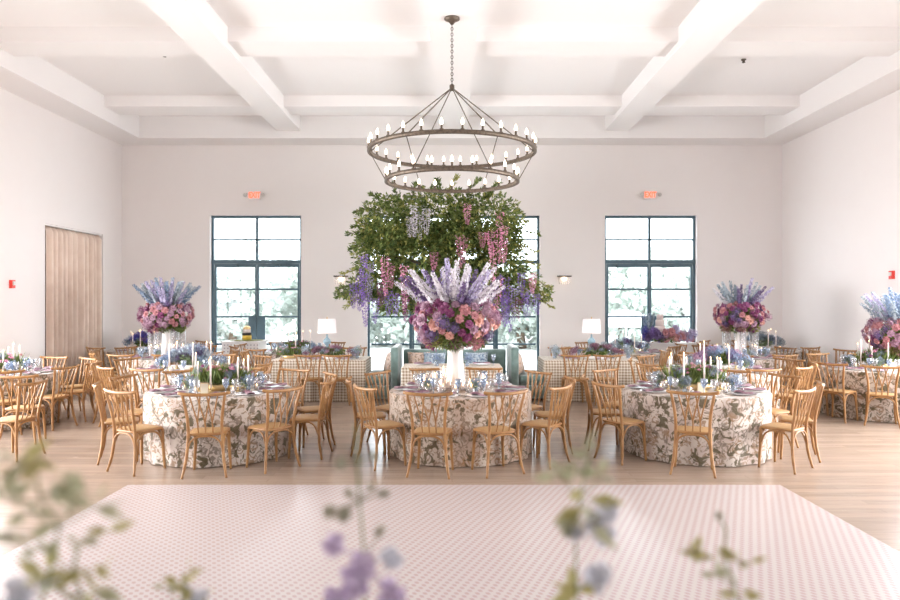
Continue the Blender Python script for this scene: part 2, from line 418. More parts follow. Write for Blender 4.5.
# dance floor
df = obj('dance_floor', MB().box(-3.24, 3.28, .2, 7.0, 0.001, .012), DANCE, smooth=False)
tag(df, 'white dance floor panel with a small pink lattice pattern in the foreground', 'dance floor')

# outdoors
struct('ground', MB().box(-40, 40, YB + .3, 70, -.3, -.05).box(-40, XL - .62, -30, YB + .3, -.3, -.05).box(XR + .6, 40, -30, YB + .3, -.3, -.05), CONC)
pb = tag(obj('porch_beam', MB().box(-12, 12, 20.6, 20.95, 4.3, 4.55), WHITE, smooth=False), 'pale porch beam crossing outside behind the tops of the windows', 'beam')
for x in (-11.8, 11.8): obj('post', MB().box(x - .15, x + .15, 20.62, 20.93, -.05, 4.3), WHITE, pb, smooth=False)
random.seed(5)
def crown_mesh(nblob, rad, nleaf, L, hz=.75):
    m = MB()
    bl = [(rv(rad * .62 * random.uniform(.3, 1)), rad * random.uniform(.35, .55)) for _ in range(nblob)]
    for _ in range(nleaf):
        c, r = random.choice(bl); p = c + rv(r) * random.uniform(.75, 1.0); p.z *= hz
        m.leaf(p, rv(), rv(), L * random.uniform(.7, 1.2), L * .6)
    return m.mesh('crown')
crowns = [crown_mesh(12, 3.0, 5200, .34), crown_mesh(12, 3.0, 5200, .34)]
spots = [(-13, 30, 3.2, 1.1), (-8.5, 27, 2.6, .85), (-5.3, 29, 3.0, 1.0), (-1.2, 30, 2.5, 1.0), (2.8, 28, 2.9, .9), (6.6, 27, 3.1, .95), (10.6, 29, 3.4, 1.1), (14.5, 31, 3.2, 1.15), (9.0, 33, 4.2, 1.2), (-10.0, 34, 3.6, 1.2), (1, 34, 3.2, 1.15)]
plc = ['behind the left window at far left', 'behind the left window, left half', 'behind the left window, right half', 'behind the central window, left part', 'behind the central window, right part', 'close behind the right window', 'behind the right window, right half', 'far right beyond the right window', 'tall and far behind the right window', 'tall and far behind the left window', 'far behind the middle window']
for i, (x, y, z, s_) in enumerate(spots):
    z *= .68
    t = thing('tree', 'washed-out grey-green outdoor tree ' + plc[i], 'tree', (x, y, -.05), i * .7, 'trees outside the windows')
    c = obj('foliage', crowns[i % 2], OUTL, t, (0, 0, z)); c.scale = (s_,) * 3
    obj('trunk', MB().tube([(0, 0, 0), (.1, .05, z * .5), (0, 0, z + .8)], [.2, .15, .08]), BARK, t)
# garden umbrella seen through the right window
t = thing('garden_umbrella', 'white canvas parasol on the terrace seen through the right window', 'umbrella', (5.35, 21.5, -.05))
m = MB(); prof = [(1.0, 1.13), (.9, 1.27), (.7, 1.42), (.4, 1.55), (.05, 1.63)]
m.lathe([(r, z) for r, z in prof], 16, cap=False); o = obj('canopy', m, UMB, t); o.modifiers.new('s', 'SOLIDIFY').thickness = .01
obj('pole', MB().tube([(0, 0, 0), (0, 0, 1.62)], .025), WHITE, t)
obj('base', MB().lathe([(.25, 0), (.25, .06), (.04, .09)], 20), IRON, t)

# curtain over the left wall opening
m = MB(); N = 180; vs = []; zs = [3.36, 3.25, 2.4, 1.2, .3, .02]
random.seed(3); ph = [random.uniform(0, 6) for _ in range(5)]
for j, z in enumerate(zs):
    for i in range(N + 1):
        t_ = i / N; a = t_ * 2.27
        am = .03 + .065 * (j > 0) + .01 * j / 5
        d = am * math.sin(a * 31 + ph[0] + 1.2 * math.sin(a * 5 + ph[1])) + .015 * math.sin(a * 17 + ph[2] + j * .1)
        vs.append((XL - .10 + d, 13.975 + a, z))
fs = [(j * (N + 1) + i, j * (N + 1) + i + 1, (j + 1) * (N + 1) + i + 1, (j + 1) * (N + 1) + i) for j in range(len(zs) - 1) for i in range(N)]
m.add(vs, fs); t = thing('curtain', 'floor-length beige pleated curtain filling the opening in the left wall', 'curtain', (0, 0, 0))
o = obj('drape', m, CURT, t); o.modifiers.new('s', 'SOLIDIFY').thickness = .006
obj('curtain_track', MB().box(XL - .10, XL - .03, 13.96, 16.26, 3.37, 3.4), CEIL, t, smooth=False)

# exit signs, sconces, fire alarms, sprinklers
def exit_sign(x, z, where):
    t = thing('exit_sign', 'white exit sign with red letters and two lamp heads above the %s window' % where, 'exit sign', (x, YB, z), 0, 'exit signs')
    b_ = obj('sign_box', MB().box(-.15, .15, -.05, 0, -.1, .1), WHITE, t, smooth=False)
    cu = bpy.data.curves.new('exit_text', 'FONT'); cu.body = 'EXIT'; cu.size = .19; cu.extrude = .004; cu.offset = .006; cu.align_x = 'CENTER'; cu.align_y = 'CENTER'; cu.space_character = 1.0
    o = bpy.data.objects.new('lettering', cu); C.objects.link(o); o.parent = t; o.rotation_euler = (PI / 2, 0, 0); o.location = (0, -.056, 0)
    dg = bpy.context.evaluated_depsgraph_get(); me = bpy.data.meshes.new_from_object(o.evaluated_get(dg)); bpy.data.objects.remove(o)
    me.materials.clear(); o = obj('lettering', me, EXITR, t, (0, -.054, 0), (PI / 2, 0, 0)); o.scale = (.72, 1.0, 1)
    for s_ in (-1, 1):
        obj('lamp_head', MB().lathe([(.02, 0), (.045, .02), (.05, .06), (.045, .065)], 14).tube([(0, 0, 0), (0, .06, -.03)], .012), mat('lamp_grey', (.6, .58, .56), .4) if 'lamp_grey' not in MATS else MATS['lamp_grey'], t, (s_ * .2, -.06, 0), (PI / 2, 0, s_ * .3))
exit_sign(-4.84, 4.44, 'left'); exit_sign(4.86, 4.45, 'right')
def sconce(x, where):
    t = thing('wall_sconce', 'glowing glass wall sconce ' + where, 'wall lamp', (x, YB, 2.42), 0, 'wall sconces')
    obj('bracket', MB().box(-.17, .17, -.14, 0, .02, .05), DIRON, t, smooth=False)
    for i in range(6):
        obj('glass_drop', MB().lathe([(.022, .02), (.026, -.05), (.02, -.13), (.004, -.16)], 8), CLEARW, t, (-.125 + i * .05, -.09, 0))
    obj('bulb', MB().lathe([(.04, 0), (.06, -.04), (.02, -.08), (.003, -.09)], 10), BULB, t, (0, -.05, .01))
sconce(2.75, 'on the far wall right of the central window'); sconce(-2.72, 'on the far wall left of the central window, behind leaves')
for s_, y, z, wh in ((-1, 12.87, 2.16, 'left'), (1, 12.87, 2.33, 'right')):
    x = XL if s_ < 0 else XR
    t = thing('fire_alarm', 'small red fire alarm on the %s wall' % wh, 'fire alarm', (x, y, z), PI / 2 if s_ < 0 else -PI / 2)
    obj('body', MB().box(-.055, .055, -.05, 0, -.075, .075), REDP, t, smooth=False); obj('strobe', MB().box(-.03, .03, -.075, -.05, -.02, .05), WHITE, t, smooth=False)
for x, y, wh in ((-5.05, 12.3, 'left'), (5.25, 12.6, 'right')):
    tag(obj('sprinkler', MB().lathe([(.045, CZ), (.045, CZ - .012), (.02, CZ - .03), (.03, CZ - .06)], 12), DIRON, loc=(x, y, 0)), 'small dark sprinkler head in the %s side of the ceiling' % wh, 'sprinkler')

# ------------------------------------------------------------------ chandelier
CY = 9.9
t = thing('chandelier', 'two-tier bronze ring chandelier with candle bulbs hanging on a chain', 'chandelier', (0, CY, 5.85)); ch = t
obj('ceiling_canopy', MB().lathe([(.11, 0), (.11, -.02), (.05, -.05), (.02, -.09)], 24), IRON, t)
m = MB(); z = -.09
k = 0
while z > -.93:
    pts = [(.016 * math.cos(a), 0, z - .022 + .026 * math.sin(a)) if k % 2 else (0, .016 * math.cos(a), z - .022 + .026 * math.sin(a)) for a in [2 * PI * i / 8 for i in range(9)]]
    m.tube(pts, .005, 5, cap=False); z -= .04; k += 1
obj('chain', m, DIRON, t)
obj('hub', MB().lathe([(.012, -.93), (.035, -.95), (.035, -1.0), (.012, -1.03)], 14), IRON, t)
def ring(rad, z, nb, zt):
    m = MB(); n = 96; h, wd = .05, .022
    prof = [(rad - wd, z), (rad + wd, z), (rad + wd, z + h), (rad - wd, z + h), (rad - wd, z)]
    m.lathe(prof, n, cap=False); r = obj('ring', m, IRON, t)
    sl = MB().lathe([(.026, 0), (.026, .012), (.013, .014), (.013, .065)], 10).mesh('candle_sleeve'); bu = MB().lathe([(.012, 0), (.021, .022), (.018, .05), (.006, .08), (.001, .088)], 10).mesh('bulb')
    for i in range(nb):
        a = 2 * PI * (i + .5) / nb
        s2 = obj('candle_sleeve', sl, IRON, t, (rad * math.cos(a), rad * math.sin(a), z + h))
        obj('bulb', bu, BULB, s2, (0, 0, .065))
ring(1.17, 3.94 - 5.85, 28, 0); ring(.93, 3.52 - 5.85, 22, 0)
for i in range(6):
    a = 2 * PI * i / 6
    obj('rod', MB().tube([(.02 * math.cos(a), .02 * math.sin(a), -1.0), (1.15 * math.cos(a), 1.15 * math.sin(a), -1.88)], .008, 6), IRON, t)
    obj('rod', MB().tube([(1.16 * math.cos(a), 1.16 * math.sin(a), -1.9), (.93 * math.cos(a), .93 * math.sin(a), -2.31)], .007, 6), IRON, t)

# ------------------------------------------------------------------ chair prototype (faces +Y)
def spl(pts, n=5):
    P = [Vector(p) for p in pts]; out = []
    for i in range(len(P) - 1):
        p0, p1, p2, p3 = P[max(i - 1, 0)], P[i], P[i + 1], P[min(i + 2, len(P) - 1)]
        for k in range(n):
            t = k / n; out.append(.5 * ((2 * p1) + (-p0 + p2) * t + (2 * p0 - 5 * p1 + 4 * p2 - p3) * t * t + (-p0 + 3 * p1 - 3 * p2 + p3) * t ** 3))
    return out + [P[-1]]
def seat_outline(k=1.0, n=40):
    pts = []
    for i in range(n):
        a = 2 * PI * i / n; c, s_ = math.cos(a), math.sin(a)
        e = .42; x = math.copysign(abs(c) ** e, c); y = math.copysign(abs(s_) ** e, s_)
        wx = .185 + .025 * (y + 1) / 2
        pts.append((x * wx * k, -.005 + y * .19 * k))
    return pts
def slab(pts, z0, z1, r=.008):
    m = MB(); n = len(pts); sh = lambda q: [(x * (1 - q), y * (1 - q)) for x, y in pts]
    rings = [(sh(.05), z0), (pts, z0 + r), (pts, z1 - r), (sh(.04), z1)]
    vs = [(x, y, z) for p, z in rings for x, y in p]
    fs = [(j * n + i, j * n + (i + 1) % n, (j + 1) * n + (i + 1) % n, (j + 1) * n + i) for j in range(3) for i in range(n)]
    fs += [tuple(range(n))[::-1], tuple(3 * n + i for i in range(n))]
    return m.add(vs, fs)
def chair_shapes():
    L = []
    L.append(('seat', slab(seat_outline(), .435, .462), OAK))
    for s_ in (-1, 1):
        L.append(('leg', MB().tube(spl([(s_ * .225, -.235, 0), (s_ * .19, -.195, .2), (s_ * .172, -.185, .45), (s_ * .178, -.215, .65), (s_ * .215, -.262, .878)]), [.013] * 3 + [.0165] * 14 + [.0155] * 4, 8), OAK))
    for s_ in (-1, 1):
        L.append(('leg', MB().tube(spl([(s_ * .175, .155, .44), (s_ * .18, .16, .25), (s_ * .195, .172, 0)]), [.018] * 6 + [.0165, .016, .015, .014, .013], 8), OAK))
    L.append(('top_rail', MB().tube(spl([(-.262, -.235, .895), (-.2, -.262, .883), (0, -.292, .876), (.2, -.262, .883), (.262, -.235, .895)]), [.011] + [.0155] * 19 + [.011], 8, flat=(1, 1.15)), OAK))
    for x, a, b_ in ((-.075, -.145, -.03), (0, -.07, .07), (.075, .03, .145)):
        m = MB(); j = Vector((x * 1.0, -.20, .575))
        m.tube(spl([(x, -.165, .455), j, (x + (a - x) * .5, -.232, .73), (a, -.272 - .0 + abs(a) * .06, .875)], 4), .0085, 6)
        m.tube(spl([j, (x + (b_ - x) * .5, -.236, .73), (b_, -.278 + abs(b_) * .06, .875)], 4), .0085, 6)
        L.append(('spindle', m, OAK))
    for y, zz in ((-.192, 0), (.158, 0)):
        L.append(('brace', MB().tube(spl([(-.183, y, .26), (-.155, y, .365), (-.09, y, .42), (0, y, .43), (.09, y, .42), (.155, y, .365), (.183, y, .26)], 3), .0105, 6), OAK))
    for s_ in (-1, 1):
        L.append(('brace', MB().tube(spl([(s_ * .183, -.18, .28), (s_ * .183, -.14, .38), (s_ * .18, -.07, .425), (s_ * .18, .04, .425), (s_ * .178, .11, .38), (s_ * .178, .15, .28)], 3), .0105, 6), OAK))
    return L
SH = chair_shapes()
chair_proto = bpy.data.objects.new('dining_chair', None); C.objects.link(chair_proto); chair_proto['category'] = 'chair'
for nm, mb, m_ in SH:
    o = obj(nm, mb, m_, chair_proto)
    if nm == 'seat':
        p = obj('cane_panel', slab([(x, y) for x, y in seat_outline(.83)], .458, .466, .002), CANE, o); p['label'] = 'paler woven cane panel'
freeze(chair_proto)
mj = MB()
for nm, mb, m_ in SH: mj.add(mb.v, mb.f)
far_chair = mj.mesh('dining_chair')
first_chair = [True]; CH = []
def chair(x, y, face, label, group, simple=False):
    """face = direction angle the chair looks at"""
    for (a, b_) in CH:
        if (a - x) ** 2 + (b_ - y) ** 2 < .48 ** 2: return None
    for (a, b_) in T.values():
        if (a - x) ** 2 + (b_ - y) ** 2 < 1.04 ** 2: return None
    if abs(x) > 7.78: return None
    CH.append((x, y)); rz = face - PI / 2
    if simple:
        o = obj('dining_chair', far_chair, OAK, loc=(x, y, 0), rot=(0, 0, rz)); tag(o, label, 'chair', group); return o
    if first_chair[0]:
        first_chair[0] = False; o = chair_proto; o.location = (x, y, 0); o.rotation_euler = (0, 0, rz); o['label'] = label; o['group'] = group; return o
    return dup(chair_proto, (x, y, 0), rz, label, group)

# ------------------------------------------------------------------ table setting prototypes
def proto_single(name, mb, m, cat, group=None): return (name, mb.mesh(name), m, cat)
PL_M = MB().lathe([(.0, .004), (.09, .004), (.155, .016), (.158, .02), (.15, .021), (.088, .010), (.0, .010)], 28, cap=False).mesh('plate')
def napkin_mesh():
    m = MB(); n = 10; vs = []; 
    for i in range(n + 1):
        t_ = i / n; w_ = .045 + .012 * math.sin(t_ * PI * 3)
        for j in range(7):
            q = j / 6 - .5; vs.append((-.15 + .30 * t_, q * 2 * w_, .022 + .016 * math.cos(q * PI) + .006 * math.sin(t_ * 9 + q * 3)))
    fs = [(i * 7 + j, i * 7 + j + 1, (i + 1) * 7 + j + 1, (i + 1) * 7 + j) for i in range(n) for j in range(6)]
    m.add(vs, fs)
    nv = len(vs); m.add([(x, y, .02) for x, y, z in vs], [f[::-1] for f in fs]); return m.mesh('napkin')
NP_M = napkin_mesh()
GB_M = MB().lathe([(.032, .0), (.032, .003), (.005, .008), (.004, .07), (.018, .085), (.036, .115), (.040, .15), (.036, .185), (.034, .185), (.037, .15), (.033, .118), (.0, .09)], 14, cap=False).mesh('goblet')
VT_M = MB().lathe([(.034, 0), (.034, .09), (.031, .09), (.031, .006), (0, .006)], 14, cap=False).mesh('glass')
CD_M = MB().lathe([(.024, .007), (.024, .05), (0.002, .052)], 12).mesh('candle')
FL_M = MB().lathe([(.002, 0), (.009, .012), (.006, .026), (.0005, .04)], 8).mesh('flame')
TP_M = MB().lathe([(.012, 0), (.011, .33), (.004, .34)], 8).mesh('taper')
HD_M = MB().lathe([(.04, 0), (.04, .008), (.012, .016), (.012, .035), (.017, .04), (.017, .055), (.013, .055)], 12).mesh('holder')
def put(name, me, m, cat, loc, rz, label, group, s_=1.0):
    o = obj(name, me, m, loc=loc, rot=(0, 0, rz)); tag(o, label, cat, group)
    if s_ != 1: o.scale = (s_,) * 3
    return o
def votive(loc, label, group, s_=1.0, h=1.0, gm=None):
    t = thing('votive_candle', label, 'candle', loc, 0, group); t.scale = (s_, s_, s_ * h)
    obj('glass', VT_M, gm or CLEARW, t); obj('wax', CD_M, WAX, t); obj('flame', FL_M, FLAME, t, (0, 0, .054)); return t
def taper(loc, label, group, h=1.0):
    t = thing('taper_candle', label, 'candle', loc, 0, group)
    obj('holder', HD_M, GOLD, t); o = obj('wax', TP_M, WAX, t, (0, 0, .045)); o.scale = (1, 1, h)
    obj('flame', FL_M, FLAME, t, (0, 0, .045 + .34 * h)).scale = (.55, .55, .7); return t

# ------------------------------------------------------------------ flowers
random.seed(11)
def rose_mesh(rad=.045):
    m = MB()
    for ringi, (n, r0, tilt, h) in enumerate(((3, .25, .15, 1.0), (5, .5, .5, .95), (6, .8, .9, .75), (7, 1.0, 1.35, .55))):
        for i in range(n):
            a = 2 * PI * i / n + ringi * .7; ca, sa = math.cos(a), math.sin(a); vs = []
            for u in range(4):
                uu = u / 3
                for v_ in range(5):
                    vv = v_ / 4 - .5; wd = (1.35 * r0 + .25) * math.sin(PI * (.25 + .6 * uu)) * .9
                    rr = r0 * .35 + uu * (r0 * .75) * math.sin(tilt * .9 + .3) + .12 * uu * uu
                    aa = vv * wd / (rr + .35) ; z = -.3 + uu * h * math.cos(tilt * .55) - .12 * abs(vv) * uu - (uu ** 3) * .16 * tilt
                    vs.append(((rr * math.cos(a + aa)) * rad, (rr * math.sin(a + aa)) * rad, z * rad))
            fs = [(u * 5 + v_, u * 5 + v_ + 1, (u + 1) * 5 + v_ + 1, (u + 1) * 5 + v_) for u in range(3) for v_ in range(4)]
            m.add(vs, fs)
    m.ball((0, 0, 0), rad * .55, rad * .55, rad * .5, 8, 5); return m.mesh('rose')
def hyd_mesh(rad=.075, n=75, ps=.021):
    m = MB(); m.ball((0, 0, 0), rad * .5, n=8, m=5)
    for i in range(n):
        z = 1 - 2 * (i + .5) / n; r = math.sqrt(1 - z * z); a = i * 2.399963; d = Vector((r * math.cos(a), r * math.sin(a), z))
        if d.z < -.75: continue
        p = d * rad * random.uniform(.68, 1.15); d = (d + rv(.7)).normalized(); u = d.orthogonal().normalized(); w_ = d.cross(u); th = random.uniform(0, 2)
        u, w_ = u * math.cos(th) + w_ * math.sin(th), w_ * math.cos(th) - u * math.sin(th)
        c = p + d * -.003; vs = [c]; 
        for q in range(4):
            e = (u, w_, -u, -w_)[q]; f = (w_, -u, -w_, u)[q]
            vs += [p + (e * .9 + f * .45) * ps * .9 + d * .004, p + (e * .45 + f * .95) * ps * .85 + d * .004]
        m.add(vs, [(0, 1, 2), (0, 3, 4), (0, 5, 6), (0, 7, 8)])
    return m.mesh('hydrangea')
def spike_mesh(L=.47, wd=.05, n=66, ps=.029):
    m = MB(); m.tube([(0, 0, 0), (0, 0, L)], [.004, .0015], 5, 1)
    for i in range(n):
        t_ = (i + .5) / n; z = L * (.22 + .78 * t_); rr = wd * (1 - t_ * .58) * random.uniform(.75, 1.25) ; a = i * 2.4
        d = (Vector((math.cos(a), math.sin(a), .2)) + rv(.5)).normalized(); p = Vector((0, 0, z)) + d * rr * random.uniform(.6, 1)
        s_ = ps * (1 - .45 * t_) * random.uniform(.8, 1.15)
        u = d.orthogonal().normalized(); w_ = d.cross(u); vs = [p - d * s_ * .25]
        for q in range(5):
            an = 2 * PI * q / 5; e = u * math.cos(an) + w_ * math.sin(an); an2 = an + .62; f = u * math.cos(an2) + w_ * math.sin(an2)
            an3 = an - .62; h = u * math.cos(an3) + w_ * math.sin(an3)
            vs += [p + h * s_ * .5, p + e * s_, p + f * s_ * .5]
        m.add(vs, [(0, 1 + 3 * q, 2 + 3 * q) for q in range(5)] + [(0, 2 + 3 * q, 3 + 3 * q) for q in range(5)])
    for i, f in enumerate(m.f):
        pass
    return m.mesh('delphinium')
def fuzzy_mesh(name, rad, n, L, W, flat=1.0, inner=.3):
    m = MB()
    for _ in range(n):
        d = rv(); p = d * rad * random.uniform(inner, .8); p.z *= flat
        m.leaf(p, d + rv(.6), rv(), L * random.uniform(.7, 1.2), W)
    return m.mesh(name)
ROSE = rose_mesh(); HYD = hyd_mesh(); SPK = spike_mesh(); ALL = hyd_mesh(.05, 60, .014)
FOL = fuzzy_mesh('foliage', .40, 700, .11, .045, .6); FOLS = fuzzy_mesh('foliage', .17, 420, .06, .02, .55)
SPR = fuzzy_mesh('sprig', .075, 110, .05, .014, 1.0)
def head(name, me, m, par, p, d, s_=1.0, lab=None):
    q = Vector(d).to_track_quat('Z', 'Y').to_euler()
    o = obj(name, me, m if name != 'delphinium' else [m, STEMG], par, p, q); o.scale = (s_,) * 3
    if lab: o['label'] = lab
    return o
LABC = {}
def tall_bouquet(name_label, loc, s_, seed, spikes, rz=0, blue=False, drop=0.0):
    random.seed(seed)
    t = thing('floral_arrangement', name_label, 'flowers', loc, rz, None)
    t.scale = (s_,) * 3
    v = obj('vase', MB().lathe([(.115, 0), (.12, .01), (.105, .2), (.09, .42), (.105, .56), (.095, .56), (.08, .42), (.02, .41)], 32, cap=False), CERAM, t)
    obj('foliage', FOL, LEAF, t, (0, 0, .74)); 
    o = obj('foliage', FOL, LEAFY, t, (0, 0, .68), (0, 0, 2)); o.scale = (.8, .8, .62)
    pal = [(P_DUSTY, 'dusty rose bloom'), (P_PLUM, 'plum bloom'), (P_MAUVE, 'mauve bloom'), (P_MAG, 'magenta bloom'), (P_DUSTY, 'dusty rose bloom'), (P_PLUM, 'plum bloom')]
    if blue is True: pal = [(P_DUSTY, 'dusty rose bloom'), (P_PLUM, 'plum bloom'), (P_MAUVE, 'mauve bloom'), (P_DUSTY, 'dusty rose bloom'), (P_MAUVE, 'mauve bloom')]
    n = 96
    for i in range(n):
        z = -.55 + 1.35 * (i + .5) / n; rr = math.sqrt(max(0.02, 1 - z * z)); a = i * 2.399963 + .3
        d = Vector((rr * math.cos(a), rr * math.sin(a), z)); q_ = (1 + .38 * min(z, 0)) * random.uniform(.86, 1.07); p = Vector((d.x * .52 * q_, d.y * .52 * q_, .80 + d.z * .34))
        k = random.random()
        if z < -.3 and k < .55: head('hydrangea', HYD, random.choice([P_MAUVE, P_PURP, P_MAUVE]), t, p, d, random.uniform(.9, 1.2))
        elif k < .22: head('hydrangea', HYD, random.choice([P_PLUM, P_MAG, P_MAUVE, P_PURP]), t, p, d, random.uniform(.7, 1.0))
        else:
            c, lb = random.choice(pal)
            if not blue is True and -.45 < z < .1 and random.random() < .5: c, lb = P_PEACH, 'peach rose'
            head('rose', ROSE, c, t, p, d, random.uniform(.9, 1.5), lb)
    for i in range(spikes):
        a = PI * 2 * i * .618; tl = (.08 + (.72 if blue else .92) * math.sqrt((i + .5) / spikes))
        d = Vector((math.cos(a) * math.sin(tl), math.sin(a) * math.sin(tl), math.cos(tl)))
        p = Vector((d.x * .26, d.y * .26, .88 + .1 * d.z))
        c = random.choice([P_BLUE, P_LILAC, P_SKY, P_SKY] if blue is True else [P_LILAC, P_GREYB, P_SKY, P_PURP, P_WHITE] if blue else [P_WHITE, P_WHITE, P_WHITE, P_LILAC, P_PURP])
        head('delphinium', SPK, c, t, p, d, random.uniform(1.0, 1.32) * (1.05 if blue is True else 1))
    for i in range(26):
        a = random.uniform(0, 2 * PI); p = Vector((math.cos(a) * .30, math.sin(a) * .30, .56)); 
        o = head('sprig', SPR, random.choice([LEAFY, P_PLUM, LEAF, P_DUSTY]), t, p, (math.cos(a), math.sin(a), -.5), random.uniform(.7, 1.2))
    if drop:
        for c in bpy.data.objects:
            if c.parent == t:
                if c == v: c.scale.z = (.56 - drop) / .56
                else: c.location.z -= drop
    return t
def low_center(label, loc, seed, kind, rz=0, s_=1.0):
    """kind: 'green' (moss trough with pink buds), 'blue', 'purple'"""
    random.seed(seed); t = thing('table_flowers', label, 'flowers', loc, rz); t.scale = (s_,) * 3
    obj('trough', MB().lathe([(.13, 0), (.16, .06), (.15, .06)], 20), GOLD if kind == 'green' else CERAM, t)
    if kind == 'green':
        m = MB()
        for i in range(900):
            p = Vector((random.gauss(0, .12), random.gauss(0, .08), .05 + random.random() * .03))
            if abs(p.x) > .27 or abs(p.y) > .2: continue
            m.leaf(p, (random.gauss(0, .35), random.gauss(0, .35), 1), rv(), random.uniform(.10, .2), .014)
        obj('greenery', m, LEAF, t)
        cols = [P_PINK, P_PINK, P_DUSTY, P_MAG]
        for i in range(34):
            x, y = random.uniform(-.24, .24), random.uniform(-.16, .16)
            head('flower_bud', ROSE, random.choice(cols), t, (x, y, .12 + random.random() * .12), (x, y, .5), random.uniform(.35, .65))
        for i in range(12):
            a = random.uniform(0, 2 * PI); r = random.uniform(.1, .27)
            head('thistle', ALL, P_GREYB, t, (r * math.cos(a), r * math.sin(a) * .7, .1 + random.random() * .1), (0, 0, 1), random.uniform(.6, 1.0))
    else:
        obj('foliage', FOLS, LEAFD if kind == 'blue' else LEAF, t, (0, 0, .12))
        pals = {'blue': [P_BLUE, P_SKY, P_PURP, P_BLUE, P_GREYB], 'purple': [P_ALL, P_ALL, P_ALL, P_GREYB, P_MAUVE], 'dark': [P_COBALT, P_PURP, P_BLUE, P_MAUVE]}[kind]
        for i in range(28 if kind == 'purple' else 20):
            x, y = random.uniform(-.33, .33), random.uniform(-.14, .14); z = .10 + .14 * (1 - (x / .36) ** 2) * random.uniform(.3, 1.1)
            if kind == 'purple': head('allium', ALL, random.choice(pals), t, (x, y, z), (x, y, .5), random.uniform(.65, 1.0))
            else: head('hydrangea', HYD, random.choice(pals), t, (x, y, z), (x, y, .5), random.uniform(.65, 1.1))
    return t
def posy(label, group, loc, m_, s_=1.0):
    t = thing('hydrangea_posy', label, 'flowers', loc, random.uniform(0, 6), group); t.scale = (s_,) * 3
    obj('bud_vase', MB().lathe([(.028, 0), (.035, .03), (.022, .07), (.028, .085)], 12), BLUEG, t)
    head('hydrangea', HYD, m_, t, (0, 0, .14), (0, 0, 1), 1.0); head('hydrangea', HYD, m_, t, (.06, .02, .11), (1, .2, .6), .7); head('sprig', SPR, LEAFD, t, (-.03, .03, .12), (-.5, .2, 1), .8)
    return t

# ------------------------------------------------------------------ round tables
def cloth_mesh(rad, seed, h=.76):
    random.seed(seed); N = 192; rings = [(0.001, h), (.4, h), (rad - .03, h), (rad - .008, h - .004), (rad, h - .015)]
    nf = random.choice([16, 18, 20]); ph = [random.uniform(0, 6) for _ in range(4)]; vs = []
    for r, z in rings:
        for i in range(N): a = 2 * PI * i / N; vs.append((r * math.cos(a), r * math.sin(a), z))
    J = 12
    for j in range(1, J + 1):
        q = j / J; z = (h - .015) * (1 - q) + .008
        for i in range(N):
            a = 2 * PI * i / N; am = .026 * q ** .8
            fo = math.sin(a * nf + ph[0] + .8 * math.sin(3 * a + ph[1])) * .6 + .4 * math.sin(a * (nf // 2 + 3) + ph[2] + q)
            r = rad + .002 + am * (fo - .35) ; vs.append((r * math.cos(a), r * math.sin(a), z))
    n = len(vs) // N; fs = [(j * N + i, j * N + (i + 1) % N, (j + 1) * N + (i + 1) % N, (j + 1) * N + i) for j in range(n - 1) for i in range(N)]
    fs = [f[::-1] for f in fs]; fs.append(tuple(range(N)))
    return MB().add(vs, fs).mesh('tablecloth')
CLM = [cloth_mesh(.87, 1), cloth_mesh(.87, 8), cloth_mesh(.87, 21)]
D8 = ['right', 'back right', 'back', 'back left', 'left', 'front left', 'front', 'front right']
CLK = ['three', 'two', 'one', 'twelve', 'eleven', 'ten', 'nine', 'eight', 'seven', 'six', 'five', 'four']
ORD = ['', 'first', 'second', 'third', 'fourth', 'fifth', 'sixth']
def seatname(phi, phis):
    # phi measured from the camera side, positive to the right
    if phi >= 0: k = sorted([p for p in phis if p >= 0]).index(phi) + 1; return ORD[k] + ' seat rightward from its front'
    k = sorted([-p for p in phis if p < 0]).index(-phi) + 1; return ORD[k] + ' seat leftward from its front'
TBL = []
def round_table(x, y, phis, tn, cloth_desc, idx, cm, simple=False, goblets=2, skip=()):
    phis = [((p + 180) % 360) - 180 for p in phis]
    t = thing('round_table', 'round banquet table hidden under its cloth, the ' + tn, 'table', (x, y, 0), idx * .9, 'round banquet tables')
    obj('tabletop', MB().lathe([(.84, .725), (.85, .73), (.85, .75), (.84, .754)], 48), OAK, t)
    obj('pedestal', MB().lathe([(.3, 0), (.3, .03), (.06, .06), (.06, .7), (.3, .725)], 24), IRON, t)
    o = obj('tablecloth', CLM[idx % 3], cm, loc=(x, y, 0), rot=(0, 0, idx * 1.3)); tag(o, cloth_desc, 'tablecloth', 'floral round tablecloths')
    for p in phis:
        a = R(p) - PI / 2; dx, dy = math.cos(a), math.sin(a); rr = 1.085 + random.uniform(-.01, .05)
        sn = seatname(p, phis)
        chair(x + dx * rr, y + dy * rr, a + PI + random.uniform(-.12, .12), 'light oak chair at ' + tn + ', ' + sn, 'chairs at the ' + tn, simple)
        rp = .66
        put('plate', PL_M, PLATE, 'plate', (x + dx * rp, y + dy * rp, .76), a, 'white plate on ' + tn + ', ' + sn, 'plates on the ' + tn)
        put('napkin', NP_M, NAPM, 'napkin', (x + dx * rp, y + dy * rp, .762), a + random.uniform(-.5, .5), 'folded plum napkin on ' + tn + ', ' + sn, 'napkins on the ' + tn)
        for g_ in range(goblets):
            a2 = a + .22 + .18 * g_; rg = .50 + .06 * g_
            put('goblet', GB_M, BLUEG if (g_ == 0) else CLEAR, 'glass', (x + math.cos(a2) * rg, y + math.sin(a2) * rg, .76), 0, ('blue' if g_ == 0 else 'clear') + ' stemmed glass on ' + tn + ', ' + sn, 'glasses on the ' + tn)
    TBL.append((x, y)); return t
def ph10(p0): return [p0 + 36 * k for k in range(10)]
